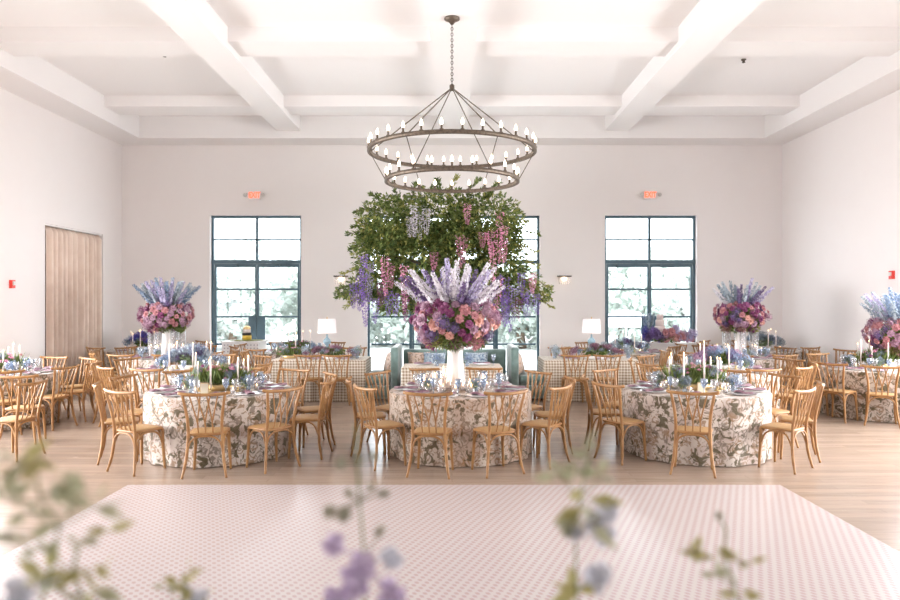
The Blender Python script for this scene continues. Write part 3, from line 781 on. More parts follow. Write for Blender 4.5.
N_ = {1: 'central round table', 2: 'front left round table', 3: 'front right round table', 4: 'round table by right wall', 5: 'round table by left wall',
      6: 'second left round table', 7: 'second right round table', 8: 'left back table below tall bouquet', 9: 'right back table below tall bouquet', 10: 'back left corner table', 11: 'back right corner table', 12: 'round table near the banded cake', 13: 'round table near the tall cake'}
random.seed(2)
T = {1: (.10, 8.62), 2: (-2.84, 8.6), 3: (3.0, 8.65), 4: (6.98, 11.4), 5: (-6.92, 10.6), 6: (-4.15, 11.15), 7: (4.25, 11.15), 8: (-5.6, 13.75), 9: (5.66, 13.75), 10: (-6.85, 15.65), 11: (6.95, 15.7), 12: (-3.35, 15.1), 13: (3.72, 15.1)}
round_table(*T[1], ph10(-16), N_[1], 'warm beige and rose floral tablecloth on the central round table', 0, LINEN2)
round_table(*T[2], [12, 46, 80, 115, 150, -33, -68, -103, -140, -175], N_[2], 'cream and taupe floral tablecloth on the front left round table', 1, LINEN)
round_table(*T[3], [-20, 38, 72, 105, 140, 175, -65, -100, -140], N_[3], 'cream and taupe floral tablecloth on the front right round table', 2, LINEN)
round_table(*T[4], [-31, -62, 5, -95, -130, -165, 40, 75, 160], N_[4], 'pale floral tablecloth on the table by the right wall', 0, LINEN)
round_table(*T[5], [8, 38, 72, 105, -30, 140, 175, -150, -65], N_[5], 'pale floral tablecloth on the table by the left wall', 1, LINEN)
round_table(*T[6], [-40, -75, -110, -5, 32, 70, 105, 140, 178, -145], N_[6], 'floral tablecloth on the second left table behind the front one', 2, LINEN, goblets=1)
round_table(*T[7], [40, 75, 110, 5, -32, -70, -105, -140, 178, 145], N_[7], 'floral tablecloth on the second right table behind the front one', 0, LINEN, goblets=1)
round_table(*T[8], ph10(-14), N_[8], 'floral tablecloth on the back left table with tall bouquet', 1, LINEN, goblets=1)
round_table(*T[9], ph10(10), N_[9], 'floral tablecloth on the back right table with tall bouquet', 2, LINEN, goblets=1)
round_table(*T[10], [20, 60, 100, 140, -20, 180], N_[10], 'floral tablecloth on the table in the back left corner', 0, LINEN, True, 0)
round_table(*T[11], [-20, -60, -100, -140, 20, 180], N_[11], 'floral tablecloth on the table in the back right corner', 1, LINEN, True, 0)
round_table(*T[12], [25, -25, -65, -105, 75, 150, -150], N_[12], 'floral tablecloth on the small round table right of the banded cake', 2, LINEN, True, 1)
round_table(*T[13], [-25, 25, 65, 105, -75, 150, -150], N_[13], 'floral tablecloth on the small round table left of the tall cake', 0, LINEN, True, 1)
chair(-5.62, 9.2, R(100), 'light oak chair near the left edge, left of the nearer pair and facing away', 'loose chairs'); chair(-5.2, 8.3, R(172), 'light oak chair nearest the camera at the left edge, facing left', 'loose chairs')
chair(7.45, 13.6, R(200), 'lone light oak chair standing beside the right wall behind the table', 'loose chairs')

# centre table decoration
ZT = .761
tall_bouquet('huge bouquet of peach, plum and white flowers in white vase on central table', (T[1][0] - .06, T[1][1], ZT), 1.04, 4, 40)
random.seed(9)
for rg, (r, n_, wd_) in enumerate(((.175, 6, 'inner'), (.28, 12, 'middle'), (.385, 12, 'outer'))):
    for i in range(n_):
        a = 2 * PI * i / n_ + random.uniform(-.06, .06); q = CLK[i * 12 // n_]
        votive((T[1][0] - .06 + r * math.cos(a), T[1][1] + r * math.sin(a) * .95, ZT), 'lit glass votive round the central vase, %s ring, at %s o\'clock seen from above' % (wd_, q), 'votives on the central table', random.uniform(1.0, 1.4), random.choice([1, 1, 1.6, 2.1]))
for i in range(4):
    a = i * PI / 2 + .6
    posy('small blue hydrangea posy on central table, %s' % ['back right', 'back left', 'front left', 'front right'][i], None, (T[1][0] + .40 * math.cos(a) - .04, T[1][1] + .36 * math.sin(a), ZT), P_BLUE, .8)
def dress(k, kind, seed, lab, ntap=8, posies=4, card=True, low=True, s_=1.3, sp=.24):
    random.seed(seed); x, y = T[k]
    if low: low_center(lab, (x, y, ZT), seed, kind, random.uniform(-.2, .2), s_)
    for i in range(ntap):
        a = 2 * PI * (i + random.uniform(-.2, .2)) / ntap; r = random.uniform(.29, .36)
        taper((x + r * math.cos(a), y + r * .8 * math.sin(a), ZT), 'blush taper candle on %s, %s of its flowers' % (N_[k], D8[i] if ntap == 8 else CLK[i * 12 // 6] + ' o\'clock'), 'taper candles on the ' + N_[k], random.uniform(.85, 1.2))
    for i in range(posies):
        a = 2 * PI * (i + .5) / posies + .25; r = .46
        q = ['back right', 'back left', 'front left', 'front right'][i % 4]
        posy('blue hydrangea posy on the %s, %s' % (N_[k], q), None, (x + r * math.cos(a), y + r * .85 * math.sin(a), ZT), [P_BLUE, P_SKY, P_GREYB, P_BLUE][i % 4], .95)
    for i in range(6):
        a = 2 * PI * i / 6 + .1; votive((x + .43 * math.cos(a), y + .41 * math.sin(a), ZT), 'small votive light on %s, outside the tapers at %s o\'clock' % (N_[k], CLK[2 * i]), 'votives on the ' + N_[k], .8)
    if card:
        t = thing('table_card', 'small cream table number card in gold frame on ' + N_[k], 'card', (x - .06, y - .40, ZT), 0)
        obj('frame', MB().box(-.05, .05, 0, .008, 0, .13).box(-.03, .03, -.02, .03, 0, .006), GOLD, t, smooth=False); obj('card', MB().box(-.043, .043, -.002, 0, .008, .122), CARD, t, smooth=False)
dress(2, 'green', 31, 'low green, pink and grey-blue flower mound on the front left table')
dress(3, 'green', 33, 'bright green tufts with pink buds in centre of front right table')
dress(5, 'green', 35, 'low pink and green flowers on the table by the left wall')
dress(4, 'green', 37, 'low green tufts below the tall bouquet by the right wall', low=True)
dress(6, 'blue', 40, 'low blue and mauve hydrangeas on the second left table', 5, 3, False)
dress(7, 'dark', 42, 'dark blue and purple flowers on the second right table', 5, 3, False)
dress(10, 'dark', 44, 'low cobalt, plum and blue flowers on the back left corner table', 8, 0, False, s_=1.35)
dress(11, 'blue', 46, 'low blue and purple flowers on the back right corner table', 8, 0, False, s_=1.35)
dress(12, 'green', 47, 'small green centrepiece on round table near the banded cake', 5, 4, False, s_=1.0)
dress(13, 'blue', 48, 'small blue centrepiece on round table near the tall cake', 5, 4, False, s_=1.0)
tall_bouquet('tall bouquet of plum flowers and blue delphiniums, standing left of left window', (T[8][0], T[8][1], ZT), .98, 15, 40, 1, True)
tall_bouquet('tall bouquet of rose and lilac flowers right of the right window', (T[9][0], T[9][1], ZT), .98, 16, 24, 2, 'mix')
tall_bouquet('tall bouquet of plum and pale blue flowers at the right picture edge', (T[4][0] + .34, T[4][1] + .05, ZT), 1.0, 17, 32, 3, True, .28)
CYL = MB().lathe([(.06, 0), (.06, .5), (.056, .5), (.056, .01), (0, .01)], 20, cap=False).mesh('glass_cylinder')
for k, nm in ((8, 'left'), (9, 'right')):
    for i in range(6):
        a = 2 * PI * i / 6 + .3; x, y = T[k][0] + .29 * math.cos(a), T[k][1] + .29 * math.sin(a)
        t = thing('hurricane_candle', 'tall glass cylinder with candle under the %s back bouquet, at %s o\'clock' % (nm, CLK[2 * i]), 'candle', (x, y, ZT), 0, 'glass cylinders under the %s back bouquet' % nm)
        obj('glass_cylinder', CYL, CLEARW, t); o = obj('wax', CD_M, WAX, t); o.scale = (1.3, 1.3, 4); obj('flame', FL_M, FLAME, t, (0, 0, .21))
    for i in range(5):
        a = 2 * PI * i / 5 + 1; posy('sky blue posy by the %s back bouquet, %s one' % (nm, ['rear right', 'rear left', 'left', 'front', 'right'][i]), 'posies around the %s back bouquet' % nm, (T[k][0] + .47 * math.cos(a), T[k][1] + .47 * math.sin(a), ZT), P_SKY, .8)

# ------------------------------------------------------------------ gingham tables
def rect_cloth(w_, d, seed, h=.76):
    random.seed(seed); per = []; n = 30; r = .04
    hw, hd = w_ / 2, d / 2; pts = []
    L = [(-hw, -hd, hw, -hd, 60), (hw, -hd, hw, hd, 24), (hw, hd, -hw, hd, 60), (-hw, hd, -hw, -hd, 24)]
    for x0, y0, x1, y1, k in L:
        for i in range(k): pts.append((x0 + (x1 - x0) * i / k, y0 + (y1 - y0) * i / k))
    N = len(pts); vs = []
    def nrm(i):
        a, b_ = pts[(i - 1) % N], pts[(i + 1) % N]; v = Vector((b_[1] - a[1], -(b_[0] - a[0]))); return v.normalized()
    rings = [(-.02, h), (0, h - .006), (.004, h - .02)] + [(None, h * (1 - q / 8) + .006) for q in range(1, 9)]
    for j, (o_, z) in enumerate(rings):
        for i in range(N):
            nn = nrm(i); q = max(0, (j - 2) / 8); off = o_ if o_ is not None else .006 + .018 * q * (math.sin(i * .9 + seed) * .6 + .4 * math.sin(i * .37))
            vs.append((pts[i][0] + nn.x * off, pts[i][1] + nn.y * off, z))
    fs = [(j * N + i, j * N + (i + 1) % N, (j + 1) * N + (i + 1) % N, (j + 1) * N + i)[::-1] for j in range(len(rings) - 1) for i in range(N)]
    fs.append(tuple(range(N))); return MB().add(vs, fs)
def rect_table(x, y, w_, d, nm, seed):
    t = thing('banquet_table', 'rectangular table hidden under the gingham cloth, ' + nm, 'table', (x, y, 0))
    obj('tabletop', MB().box(-w_ / 2 + .02, w_ / 2 - .02, -d / 2 + .02, d / 2 - .02, .72, .752), OAK, t, smooth=False)
    for sx in (-1, 1):
        for sy in (-1, 1): obj('leg', MB().tube([(sx * (w_ / 2 - .12), sy * (d / 2 - .12), 0), (sx * (w_ / 2 - .12), sy * (d / 2 - .12), .72)], .02), IRON, t)
    o = obj('tablecloth', rect_cloth(w_, d, seed), GING, loc=(x, y, 0)); tag(o, 'brown and cream gingham cloth on the ' + nm, 'tablecloth', 'gingham tablecloths')
XA, XB2, YR = -2.48, 2.58, 13.35
rect_table(XA, YR, 1.76, .98, 'back left long table', 3); rect_table(XB2, YR, 1.76, .98, 'back right long table', 5)
rect_table(0.0, 11.85, 1.66, .76, 'sweetheart table before the sofa', 7)
random.seed(21)
for sx, xc, nm in ((-1, XA, 'back left long table'), (1, XB2, 'back right long table')):
    xs = [xc + sx * q for q in (-.36, .2)] if sx > 0 else [xc + .46, xc - .08]
    for i, x in enumerate(xs):
        pn = ['nearer the sofa', 'farther from the sofa'][i]
        chair(x + random.uniform(-.03, .03), YR - .74, PI / 2 + random.uniform(-.06, .06), 'light oak chair on the front side of %s, %s' % (nm, pn), 'chairs at the ' + nm)
        chair(x + random.uniform(-.04, .04), YR + .76, -PI / 2, 'light oak chair on the window side of %s, %s' % (nm, pn), 'chairs at the ' + nm)
        for sd, sl in ((-1, 'front'), (1, 'window')):
            put('plate', PL_M, PLATE, 'plate', (x, YR + sd * .32, ZT), 0, 'white plate on %s side of %s, %s' % (sl, nm, pn), 'plates on the ' + nm)
            put('napkin', NP_M, NAPM, 'napkin', (x, YR + sd * .32, ZT + .002), random.uniform(-.4, .4), 'plum napkin on %s side of %s, %s' % (sl, nm, pn), 'napkins on the ' + nm)
            put('goblet', GB_M, BLUEG, 'glass', (x + .16, YR + sd * .22, ZT), 0, 'blue glass on %s side of %s, %s' % (sl, nm, pn), 'glasses on the ' + nm)
    chair(xc + sx * 1.22, YR, PI if sx > 0 else 0, 'light oak chair at the outer end of the ' + nm, 'chairs at the ' + nm)
def lamp(x, y, nm):
    t = thing('table_lamp', 'blue double-gourd lamp with pale drum shade on the ' + nm, 'lamp', (x, y, ZT), 0, 'gourd table lamps'); t.scale = (.95, .95, 1.16)
    pr = [(.07, 0), (.075, .015), (.05, .03)] + [(.02 + .085 * math.sin(PI * i / 10), .03 + .17 * i / 10) for i in range(1, 10)] + [(.028, .2)] + [(.015 + .065 * math.sin(PI * i / 10), .2 + .14 * i / 10) for i in range(1, 10)] + [(.018, .345), (.016, .39)]
    obj('lamp_base', MB().lathe(pr, 24), GOURD, t)
    obj('lamp_shade', MB().lathe([(.19, .41), (.17, .64), (.165, .64), (.185, .41)], 36, cap=False), SHADE, t)
    obj('finial', MB().lathe([(.006, .38), (.006, .645), (.014, .655), (.004, .68)], 8), GOLD, t)
lamp(-2.40, 13.45, 'back left long table'); lamp(2.68, 13.45, 'back right long table')
low_center('mound of plum and mauve allium balls before the left lamp', (-2.25, 13.2, ZT), 52, 'purple', 0, 1.45).scale.z = 1.05
low_center('mound of plum and mauve allium balls before the right lamp', (2.72, 13.2, ZT), 53, 'purple', 0, 1.5).scale.z = 1.1
low_center('small green and pink centrepiece at the outer end of back left long table', (-3.1, 13.35, ZT), 55, 'green', 0, .9)
for i, x in enumerate((-2.78, -1.8, -3.2)): posy('sky blue hydrangea posy on back left long table, ' + ['left of the purple flowers', 'at its sofa end', 'at its outer end'][i], None, (x, 13.3, ZT), P_SKY, 1.1)
for i, x in enumerate((1.95, 3.05, 3.35)): posy('sky blue hydrangea posy on back right long table, ' + ['at its sofa end', 'right of the purple flowers', 'at its outer end'][i], None, (x, 13.3, ZT), P_SKY, 1.2)
for i, x in enumerate((-.5, .5)):
    sd = ['left', 'right'][i]
    put('plate', PL_M, PLATE, 'plate', (x, 11.98, ZT), 0, 'white plate on the %s of the sweetheart table' % sd, 'plate', 1.0); put('napkin', NP_M, NAPM, 'napkin', (x, 11.98, ZT + .002), .2, 'plum napkin on the %s of the sweetheart table' % sd, 'napkins')
    put('goblet', GB_M, BLUEG, 'glass', (x + .2, 11.85, ZT), 0, 'blue stemmed glass on the %s of the sweetheart table' % sd, 'glasses')
    posy('blue hydrangea posy on the sweetheart table, %s side' % sd, None, (x * .5, 11.7, ZT), P_BLUE, 1.0)

# ------------------------------------------------------------------ sofas
def cushion_mb(w_, h, d):
    n = 12; vs = []; 
    for s_ in (-1, 1):
        for i in range(n + 1):
            for j in range(n + 1):
                u, v_ = i / n * 2 - 1, j / n * 2 - 1; b_ = ((1 - u ** 4) * (1 - v_ ** 4)) ** .5
                pin = 1 - .07 * (1 - abs(u) ** 2) * abs(v_) ** 3; pin2 = 1 - .07 * (1 - abs(v_) ** 2) * abs(u) ** 3
                vs.append((u * w_ / 2 * pin2, s_ * d / 2 * b_, h / 2 + v_ * h / 2 * pin))
    k = (n + 1) ** 2; fs = []
    for i in range(n):
        for j in range(n):
            a = i * (n + 1) + j; q = (a, a + 1, a + n + 2, a + n + 1); fs.append(q); fs.append(tuple(x + k for x in q)[::-1])
    return MB().add(vs, fs)
CUS = cushion_mb(.43, .42, .16).mesh('cushion')
def cushion(loc, rot, m, label): tag(obj('cushion', CUS, m, loc=loc, rot=rot), label, 'cushion', 'cushions on the sofas')
def sofa(x, y, rz, w_, label, d=.84, hb=.93):
    t = thing('sofa', label, 'sofa', (x, y, 0), rz, 'green velvet sofas')
    obj('base', MB().rbox(-w_ / 2, w_ / 2, -d / 2, d / 2 - .14, .06, .30, .03), VELVET, t)
    obj('seat_cushion', MB().rbox(-w_ / 2 + .02, w_ / 2 - .02, -d / 2, d / 2 - .16, .30, .48, .05), VELVET, t)
    obj('backrest', MB().rbox(-w_ / 2, w_ / 2, d / 2 - .14, d / 2, .06, hb, .045), VELVET, t)
    for sx in (-1, 1):
        for sy in (-1, 1): obj('leg', MB().lathe([(.018, 0), (.028, .06)], 12), OAK, t, (sx * (w_ / 2 - .08), sy * (d / 2 - .09), 0))
sofa(.05, 13.05, 0, 1.96, 'long green velvet sofa facing the camera behind the sweetheart table')
sofa(-1.34, 13.42, R(90) + PI - PI, 1.15, 'green velvet settee at the inner end of back left long table', .62, 1.0)
bpy.data.objects['sofa.001'].rotation_euler = (0, 0, R(-90)); bpy.data.objects['sofa.001'].location.x = -1.30
sofa(1.40, 13.42, R(90), 1.15, 'green velvet settee at the inner end of back right long table', .62, 1.0)
cushion((-.62, 13.2, .475), (R(-12), 0, .1), CUSHB, 'beige patterned cushion on the left of the long sofa')
cushion((-.34, 13.1, .475), (R(-14), 0, -.15), CUSHBL, 'blue patterned cushion on the left part of the long sofa')
cushion((.48, 13.15, .475), (R(-12), 0, .1), CUSHBL, 'blue patterned cushion on the right part of the long sofa')
cushion((-1.22, 13.25, .475), (R(-14), 0, R(-70)), CUSHB, 'beige cushion on the left settee, nearer one')
cushion((-1.24, 13.68, .475), (R(-14), 0, R(-85)), CUSHBL, 'blue-grey cushion on the left settee, farther one')
cushion((1.30, 13.2, .475), (R(-14), 0, R(75)), CUSHB, 'beige floral cushion on the right settee, nearer one')
cushion((1.32, 13.65, .475), (R(-14), 0, R(95)), CUSHB, 'beige floral cushion on the right settee, farther one')

# ------------------------------------------------------------------ flowering tree
random.seed(77); TX, TY = -.2, 14.45
t = thing('flowering_tree', 'big leafy green tree behind the sofa hung with pink and purple wisteria', 'tree', (TX, TY, 0))
obj('planter', MB().lathe([(.24, 0), (.30, .42), (.28, .42), (.26, .36), (0.01, .36)], 28, cap=False), CERAM, t)
obj('trunk', MB().tube(spl([(0, 0, .05), (.05, .02, .9), (-.04, 0, 1.7), (.03, .05, 2.4), (0, 0, 3.4)]), [.075 - .0025 * i for i in range(21)], 10), BARK, t)
blobs = [(-1.0, 3.45, .75, .6), (-.1, 3.6, .85, .6), (.9, 3.5, .75, .6), (1.25, 3.15, .4, .45), (-1.25, 2.8, .62, .58), (-.5, 2.75, .8, .62), (.4, 2.85, .85, .7), (1.15, 2.7, .58, .6), (-.7, 3.2, .7, .42), (.3, 3.25, .7, .42), (-1.25, 3.15, .45, .4), (-.3, 2.2, .8, .35), (.7, 2.15, .75, .38),
         (-1.35, 2.2, .55, .3), (1.45, 2.1, .5, .32), (-1.75, 2.02, .42, .17), (1.85, 2.0, .45, .16), (-.95, 1.85, .5, .25), (1.2, 1.75, .45, .25), (0, 1.75, .7, .25)]
tot = sum(a * b_ for _, _, a, b_ in blobs)
def cloud(nl, L, W, ins=0.0):
    m = MB()
    for cx, cz, rx, rz_ in blobs:
        for _ in range(int(nl * rx * rz_ / tot)):
            d = rv(); q = random.uniform(.25, 1.08) ** .6
            p = Vector((cx + d.x * rx * q, d.y * min(rx, .75) * q, cz + d.z * rz_ * q))
            tw = (d + Vector((0, 0, -.35)) + rv(.7))
            n_ = random.choice([2, 3, 4])
            for k in range(n_): m.leaf(p + rv(.03), tw + rv(.6), rv(), L * random.uniform(.7, 1.25), W)
    return m
o = obj('foliage', cloud(11500, .09, .04), LEAF, t); o2 = obj('foliage', cloud(3200, .085, .036), LEAFY, t); o2['label'] = 'lighter yellow-green leaves'
for i in range(19):
    cx, cz, rx, rz_ = blobs[i]; obj('branch', MB().tube(spl([(0, 0, min(3.2, cz * .75 + .35)), (cx * .5, random.uniform(-.2, .2), cz * .9 + .15), (cx, random.uniform(-.2, .2), cz)]), [.035 - .0025 * k for k in range(11)], 6), BARK, t)
for (x0, z0, x1, z1) in ((-1.6, 2.1, -2.12, 1.92), (-1.3, 3.7, -1.75, 3.65), (-1.3, 3.2, -1.9, 3.2), (-1.4, 2.5, -2.0, 2.4), (1.3, 3.3, 1.95, 3.2), (1.3, 3.0, 1.9, 2.85), (1.3, 2.6, 1.95, 2.35), (.0, 4.0, -.1, 4.3), (-.9, 3.9, -1.0, 4.2), (.8, 3.9, 1.0, 4.05), (-1.6, 2.15, -2.1, 2.08), (-1.5, 2.0, -1.95, 1.72), (1.6, 2.3, 2.2, 2.12), (1.6, 2.1, 2.22, 1.72), (1.7, 2.2, 2.15, 1.9), (1.2, 2.8, 1.95, 2.55), (-1.3, 3.4, -1.8, 3.35), (-1.4, 3.0, -1.85, 2.9), (1.2, 3.5, 1.7, 3.45), (.9, 3.9, 1.15, 4.25), (.1, 4.0, .3, 4.35), (-.6, 3.95, -.55, 4.2), (.5, 4.0, .75, 4.3), (-1.2, 3.8, -1.45, 4.0)):
    m = MB(); m2 = MB(); P = spl([(x0, -.2, z0), ((x0 + x1) / 2, -.25, (z0 + z1) / 2 + .05), (x1, -.3, z1)], 8)
    m.tube(P, .006, 5)
    for p in P:
        for k in range(4): m2.leaf(p + rv(.02), Vector((x1 - x0, 0, z1 - z0)).normalized() + rv(.9), rv(), .09, .034)
    b_ = obj('spray_branch', m, BARK, t); obj('spray_leaves', m2, LEAFY if random.random() < .5 else LEAF, b_)
def strand(L=1.0, n=150):
    m = MB(); m.tube([(0, 0, 0), (0, 0, -L)], .003, 4)
    for i in range(n):
        q = (i + .5) / n; r = .055 * (1 - q) ** .5 * random.uniform(.5, 1.1) + .008; a = random.uniform(0, 6.3)
        p = Vector((r * math.cos(a), r * math.sin(a), -L * q)); 
        for k in range(2): m.leaf(p, rv() + Vector((math.cos(a), math.sin(a), -.3)), rv(), .036 * (1.1 - .5 * q), .028)
    return m.mesh('wisteria')
STR = [strand(), strand(1, 110)]
# (x, z_top, length, petal) relative to the room, x measured from the tree
ws = [(-1.52, 2.75, 1.0, 'v'), (-1.62, 2.35, .7, 'v'), (-1.42, 2.6, .75, 'l'), (-1.75, 2.2, .5, 'v'), (-1.5, 2.0, .65, 'v'), (-1.3, 1.9, .5, 'v'), (-1.12, 2.7, .75, 'p'), (-1.0, 2.6, .5, 'p'), (-1.06, 2.05, .5, 'v'), (-.9, 2.0, .45, 'v'),
      (-.75, 2.55, .9, 'p'), (-.70, 2.15, .7, 'm'), (-.55, 3.7, .6, 'w'), (-.45, 3.6, .55, 'w'), (-.30, 3.65, .5, 'w'), (-.62, 3.5, .4, 'w'), (-.15, 2.8, .35, 'p'), (.36, 3.15, .65, 'p'), (.42, 3.1, .5, 'p'), (.50, 3.75, .4, 'p'), (.80, 3.2, .3, 'p'),
      (1.15, 3.6, 1.0, 'p'), (1.22, 3.3, .7, 'p'), (1.0, 3.0, .8, 'p'), (.96, 3.2, .5, 'p'), (1.1, 2.3, .75, 'p'), (1.25, 2.3, .9, 'v'), (1.32, 2.1, .85, 'v'), (1.22, 1.95, .6, 'v'), (1.42, 2.15, .7, 'l'), (1.62, 2.0, .45, 'v'), (1.75, 2.1, .55, 'l'), (1.85, 1.98, .4, 'v'), (1.55, 2.4, .45, 'v'), (1.78, 2.4, .4, 'p'),
      (-.35, 2.0, .5, 'v'), (.95, 1.95, .6, 'v'), (1.5, 1.9, .4, 'm'), (-1.2, 2.2, .45, 'm')]
WC = {'v': (P_VIOLET, 'violet wisteria'), 'p': (P_PINK, 'pink wisteria'), 'w': (P_WHITE, 'white wisteria'), 'l': (P_LILAC, 'lilac wisteria'), 'm': (P_MAG, 'magenta wisteria')}
for i, (x, z, L, c) in enumerate(ws):
    o = obj('wisteria_strand', STR[i % 2], WC[c][0], t, (x, -random.uniform(.62, .85), z), (random.uniform(-.04, .04), random.uniform(-.05, .05), random.uniform(0, 6))); o.scale = (1.15, 1.15, L); o['label'] = WC[c][1]
# dark hydrangea cluster on a stand behind the sofa
t = thing('flower_stand', 'dark purple hydrangea cluster on a stand behind the long sofa', 'flowers', (-.52, 13.85, 0))
obj('stand', MB().lathe([(.15, 0), (.15, .02), (.02, .04), (.02, .85), (.09, .9), (.12, 1.0)], 20), BLACK, t)
random.seed(3)
for i in range(9):
    d = rv(); head('hydrangea', HYD, random.choice([P_PURP, P_COBALT, P_PURP]), t, (d.x * .12, d.y * .1, 1.16 + d.z * .15), d, 1.15)

# ------------------------------------------------------------------ cake tables by the windows
LAT = mat('pierced_white', rough=.6); g = NG(LAT); b = g.nt.nodes['Principled BSDF']; tc = g.n('ShaderNodeTexCoord'); sp = g.n('ShaderNodeSeparateXYZ'); g.l(tc.outputs['Object'], sp.inputs[0])
k = 2 * PI / .075; u = g.math('SINE', g.math('MULTIPLY', sp.outputs[0], k)); v = g.math('SINE', g.math('MULTIPLY', sp.outputs[2], k))
g.l(g.mix(g.ramp(g.math('MINIMUM', u, v), .25, .5), (.82, .79, .78), (.40, .36, .38)), b.inputs['Base Color'])
t = thing('cake_table', 'white pierced-front cake table before the left window', 'table', (-4.83, 16.3, 0))
obj('front_panel', MB().box(-.42, .42, -.34, -.32, .0, .90), LAT, t, smooth=False)
obj('cabinet', MB().box(-.42, .42, -.32, .34, 0, .90), WHITE, t, smooth=False); obj('top', MB().box(-.45, .45, -.36, .37, .90, .93), WHITE, t, smooth=False)
t = thing('tiered_cake', 'small two-tier cake with black and yellow bands on left cake table', 'cake', (-4.76, 16.25, .955))
obj('lower_tier', MB().lathe([(.105, 0), (.105, .09), (.1, .1)], 28), YEL, t); obj('icing', MB().lathe([(.1, .1), (.11, .11), (.108, .15), (.08, .16)], 28), BLACK, t)
obj('middle_tier', MB().lathe([(.085, .16), (.085, .25), (.08, .26)], 28), CAKEP, t); obj('upper_band', MB().lathe([(.086, .235), (.09, .24), (.075, .29), (.03, .32)], 24), GOLD, t)
m = MB(); random.seed(1)
for _ in range(260):
    a = random.uniform(0, 6.3); r = random.uniform(.12, .32); m.leaf((r * math.cos(a), r * .6 * math.sin(a), .0), (math.cos(a), math.sin(a), .25), (0, 0, 1), .11, .04)
m.lathe([(.28, 0), (.28, .012)], 24); tag(obj('leaf_garland', m, LEAFY, loc=(-4.76, 16.25, .932)), 'green leaf garland around the banded cake on its table', 'garland')
t = thing('cake_table', 'plain white cake table before the right window', 'table', (4.98, 16.3, 0))
obj('cabinet', MB().box(-.58, .62, -.36, .36, 0, .86), WHITE, t, smooth=False); obj('top', MB().box(-.61, .65, -.39, .39, .86, .89), WHITE, t, smooth=False)
t = thing('tiered_cake', 'tall blush four-tier cake on the right cake table', 'cake', (4.87, 16.4, .89))
z = 0
for r, h in ((.15, .2), (.125, .17), (.10, .15), (.075, .13)):
    obj('tier', MB().lathe([(r, z), (r, z + h - .01), (r - .01, z + h)], 30), CAKEP, t); z += h
random.seed(8); t = thing('table_flowers', 'cobalt, purple and dusty pink flowers along the front of the right cake table', 'flowers', (4.98, 16.1, .89)); t.scale = (1, 1, 1.35)
obj('foliage', FOLS, LEAF, t, (0, 0, .06)).scale = (2.4, .5, .6)
for i in range(44):
    x = -.6 + 1.2 * (i + .5) / 44; c = random.choice([P_COBALT, P_PURP, P_VIOLET]) if x < -.12 else random.choice([P_DUSTY, P_PEACH, P_MAUVE, P_LILAC, P_DUSTY])
    p = (x, random.uniform(-.1, .08), random.uniform(.05, .26 - .1 * abs(x)))
    if random.random() < .5: head('hydrangea', HYD, c, t, p, (0, -1, .6), random.uniform(.7, 1.1))
    else: head('rose', ROSE, c, t, p, (random.uniform(-.5, .5), -1, .6), random.uniform(1.2, 1.9))
t = thing('delphinium_vase', 'blue vase of grey-blue delphiniums behind the cobalt flowers', 'flowers', (4.6, 16.42, .89))
obj('vase', MB().lathe([(.05, 0), (.07, .1), (.04, .22), (.055, .28)], 16), GOURD, t)
for i in range(7):
    a = i * .9; head('delphinium', SPK, [P_GREYB, P_BLUE, P_SKY][i % 3], t, (.02 * math.cos(a), .02 * math.sin(a), .22), (math.cos(a) * .3, math.sin(a) * .3, 1), 1.0)
# black case on the floor by the curtain
t = thing('equipment_bag', 'small black bag on the floor at the foot of the beige curtain', 'bag', (-7.72, 15.1, 0))
obj('body', MB().rbox(-.12, .12, -.2, .2, 0, .2, .04), BLACK, t); obj('handle', MB().tube(spl([(0, -.1, .19), (0, -.06, .28), (0, .06, .28), (0, .1, .19)]), .012, 6), BLACK, t)

# ------------------------------------------------------------------ out-of-focus stems in front of the camera
random.seed(60)
t = thing('flower_planter', 'tall white planter holding the foreground flower stems', 'planter', (0, 0.95, 0))
obj('body', MB().box(-.85, .62, -.12, .12, 0, 1.15), WHITE, t, smooth=False); obj('soil', MB().box(-.83, .60, -.1, .1, 1.15, 1.16), BARK, t, smooth=False)
def fx(px, py, Y): return ((px - 452) * Y / 700, 1.85 - (py - 301) * Y / 700)
def stem_plant(label, Y, path, leaves, blooms, stem_r=.0015):
    P = [(*fx(px, py, Y), ) for px, py in path]; base = P[0]
    t = thing('wildflower_plant', label, 'flowers', (base[0], Y, 1.16))
    pts = [(0, 0, 0)] + [(x - base[0], random.uniform(-.01, .01), z - 1.16) for x, z in P]
    obj('stem', MB().tube(spl(pts), stem_r, 6), STEMG, t)
    for px, py, L, m_ in leaves:
        x, z = fx(px, py, Y); m = MB(); s_ = L * 1.5 * Y / 700; c = Vector((x - base[0], random.uniform(-.03, .03), z - 1.16))
        for k in range(4): m.leaf(c + rv(s_ * .15), Vector((random.uniform(-1, 1), random.uniform(-.5, .5), random.uniform(-.4, .4))), rv(), s_ * random.uniform(.5, 1.0), s_ * .38)
        near = min(pts, key=lambda q: (q[0] - c.x) ** 2 + (q[2] - .02 - c.z) ** 2 + (0 if q[2] < c.z else 9)); m.tube([near, c], .0012, 5)
        obj('leaf_cluster', m, m_, t)
    for px, py, r, m_ in blooms:
        x, z = fx(px, py, Y); rr = r * 1.25 * Y / 700; c = Vector((x - base[0], random.uniform(-.02, .02), z - 1.16)); m = MB(); m.ball(c, rr * .55, n=8, m=6)
        for k in range(22): d = rv(); m.leaf(c + d * rr * .3, d + rv(.4), rv(), rr * .8, rr * .75)
        near = min(pts, key=lambda q: (q[0] - c.x) ** 2 + (q[2] - c.z) ** 2); m.tube([near, c], .0013, 5)
        obj('bloom', m, m_, t)
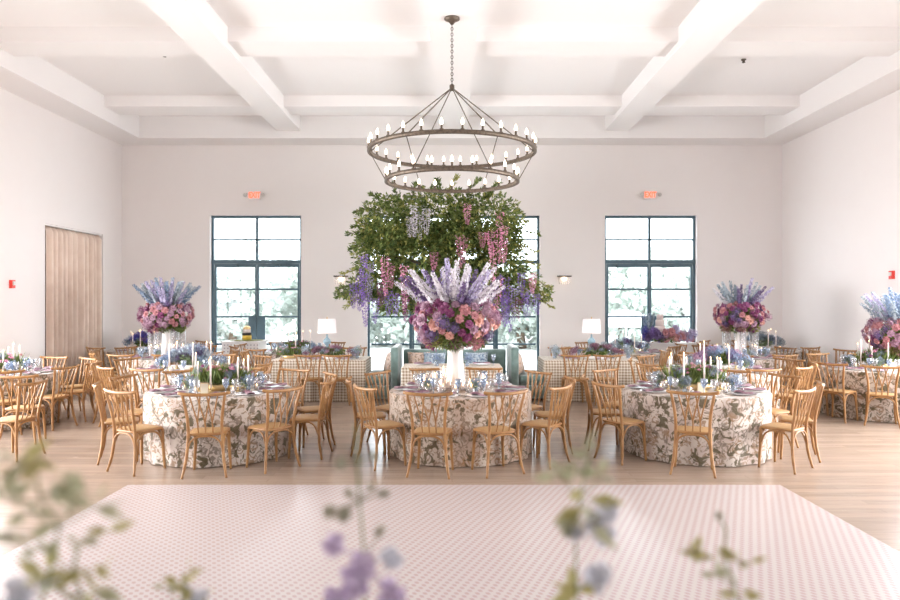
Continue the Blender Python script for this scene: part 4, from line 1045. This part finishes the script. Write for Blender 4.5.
PM = petal('petal_foreground_lavender', (.45, .35, .50), (.62, .52, .66), 1.15); PG = petal('petal_foreground_grey', (.50, .50, .56), (.68, .68, .73), 1.15); BD = petal('bud_brown', (.24, .23, .17), (.36, .34, .25), 1.15)
LO = leafmat('foreground_leaf', (.30, .27, .10), (.45, .40, .17), .3); LG = leafmat('foreground_leaf_grey', (.32, .32, .20), (.46, .45, .30), .3)
stem_plant('blurred lavender delphinium stem in the foreground left of centre', .95, [(365, 650), (364, 560), (360, 500), (357, 460), (356, 425)],
           [], [(341, 462, 5, BD), (357, 463, 4, BD), (375, 454, 4, BD), (351, 490, 4, BD), (372, 485, 4, BD), (382, 495, 5, BD), (330, 511, 6, BD), (345, 511, 7, BD), (336, 541, 10, PM), (381, 529, 5, BD), (391, 561, 11, PG), (358, 575, 16, PM), (364, 560, 12, PM), (391, 590, 13, PM), (338, 598, 12, PM), (350, 595, 10, PM)])
stem_plant('blurred green stem with pale flowers in the foreground right of centre', .95, [(578, 650), (577, 590), (577, 540), (582, 500), (584, 470), (590, 455)],
           [(582, 440, 14, LG), (588, 458, 14, LG), (600, 477, 20, LG), (560, 475, 22, LG), (572, 465, 10, LG), (583, 500, 26, LO), (582, 515, 24, LG), (578, 595, 28, LO)], [(606, 512, 10, PG), (568, 528, 10, LG), (598, 526, 11, BD), (606, 538, 11, PG), (594, 524, 9, PG), (575, 532, 8, PG), (598, 585, 12, PG), (604, 575, 9, PG)])
stem_plant('blurred thin stem with brown-green leaflets at the lower right', 1.0, [(738, 650), (733, 585), (727, 560), (724, 530), (721, 520)],
           [(697, 558, 16, LO), (702, 556, 14, LO), (731, 554, 15, LO), (744, 559, 12, LO), (725, 570, 16, LG), (734, 588, 18, LO), (718, 578, 12, LG), (712, 598, 12, LO)], [(720, 517, 4, BD)])
stem_plant('blurred short leafy tip at the bottom left of centre', 1.0, [(180, 660), (180, 610), (183, 585)], [(184, 576, 14, LO), (176, 590, 16, LO), (195, 598, 14, LO), (166, 588, 10, LG)], [(200, 598, 8, PG)])
stem_plant('blurred yellow-green stem at the lower left corner', .85, [(78, 670), (82, 610), (78, 570), (80, 545)],
           [(75, 545, 16, LG), (100, 535, 18, LO), (100, 560, 22, LO), (50, 546, 16, LG), (35, 576, 26, LO), (98, 585, 24, LO), (88, 594, 24, LG), (50, 592, 26, LG)], [(15, 596, 14, PG)])
stem_plant('blurred olive spray drooping across the left edge', .75, [(20, 690), (40, 600), (55, 530), (45, 500), (38, 470)],
           [(30, 462, 26, LO), (10, 495, 30, LG), (57, 480, 28, LG), (12, 517, 22, LG), (10, 549, 28, LG), (88, 510, 26, LG), (45, 500, 26, LG), (0, 470, 24, LG), (55, 515, 24, LG), (12, 450, 18, LG)], [])
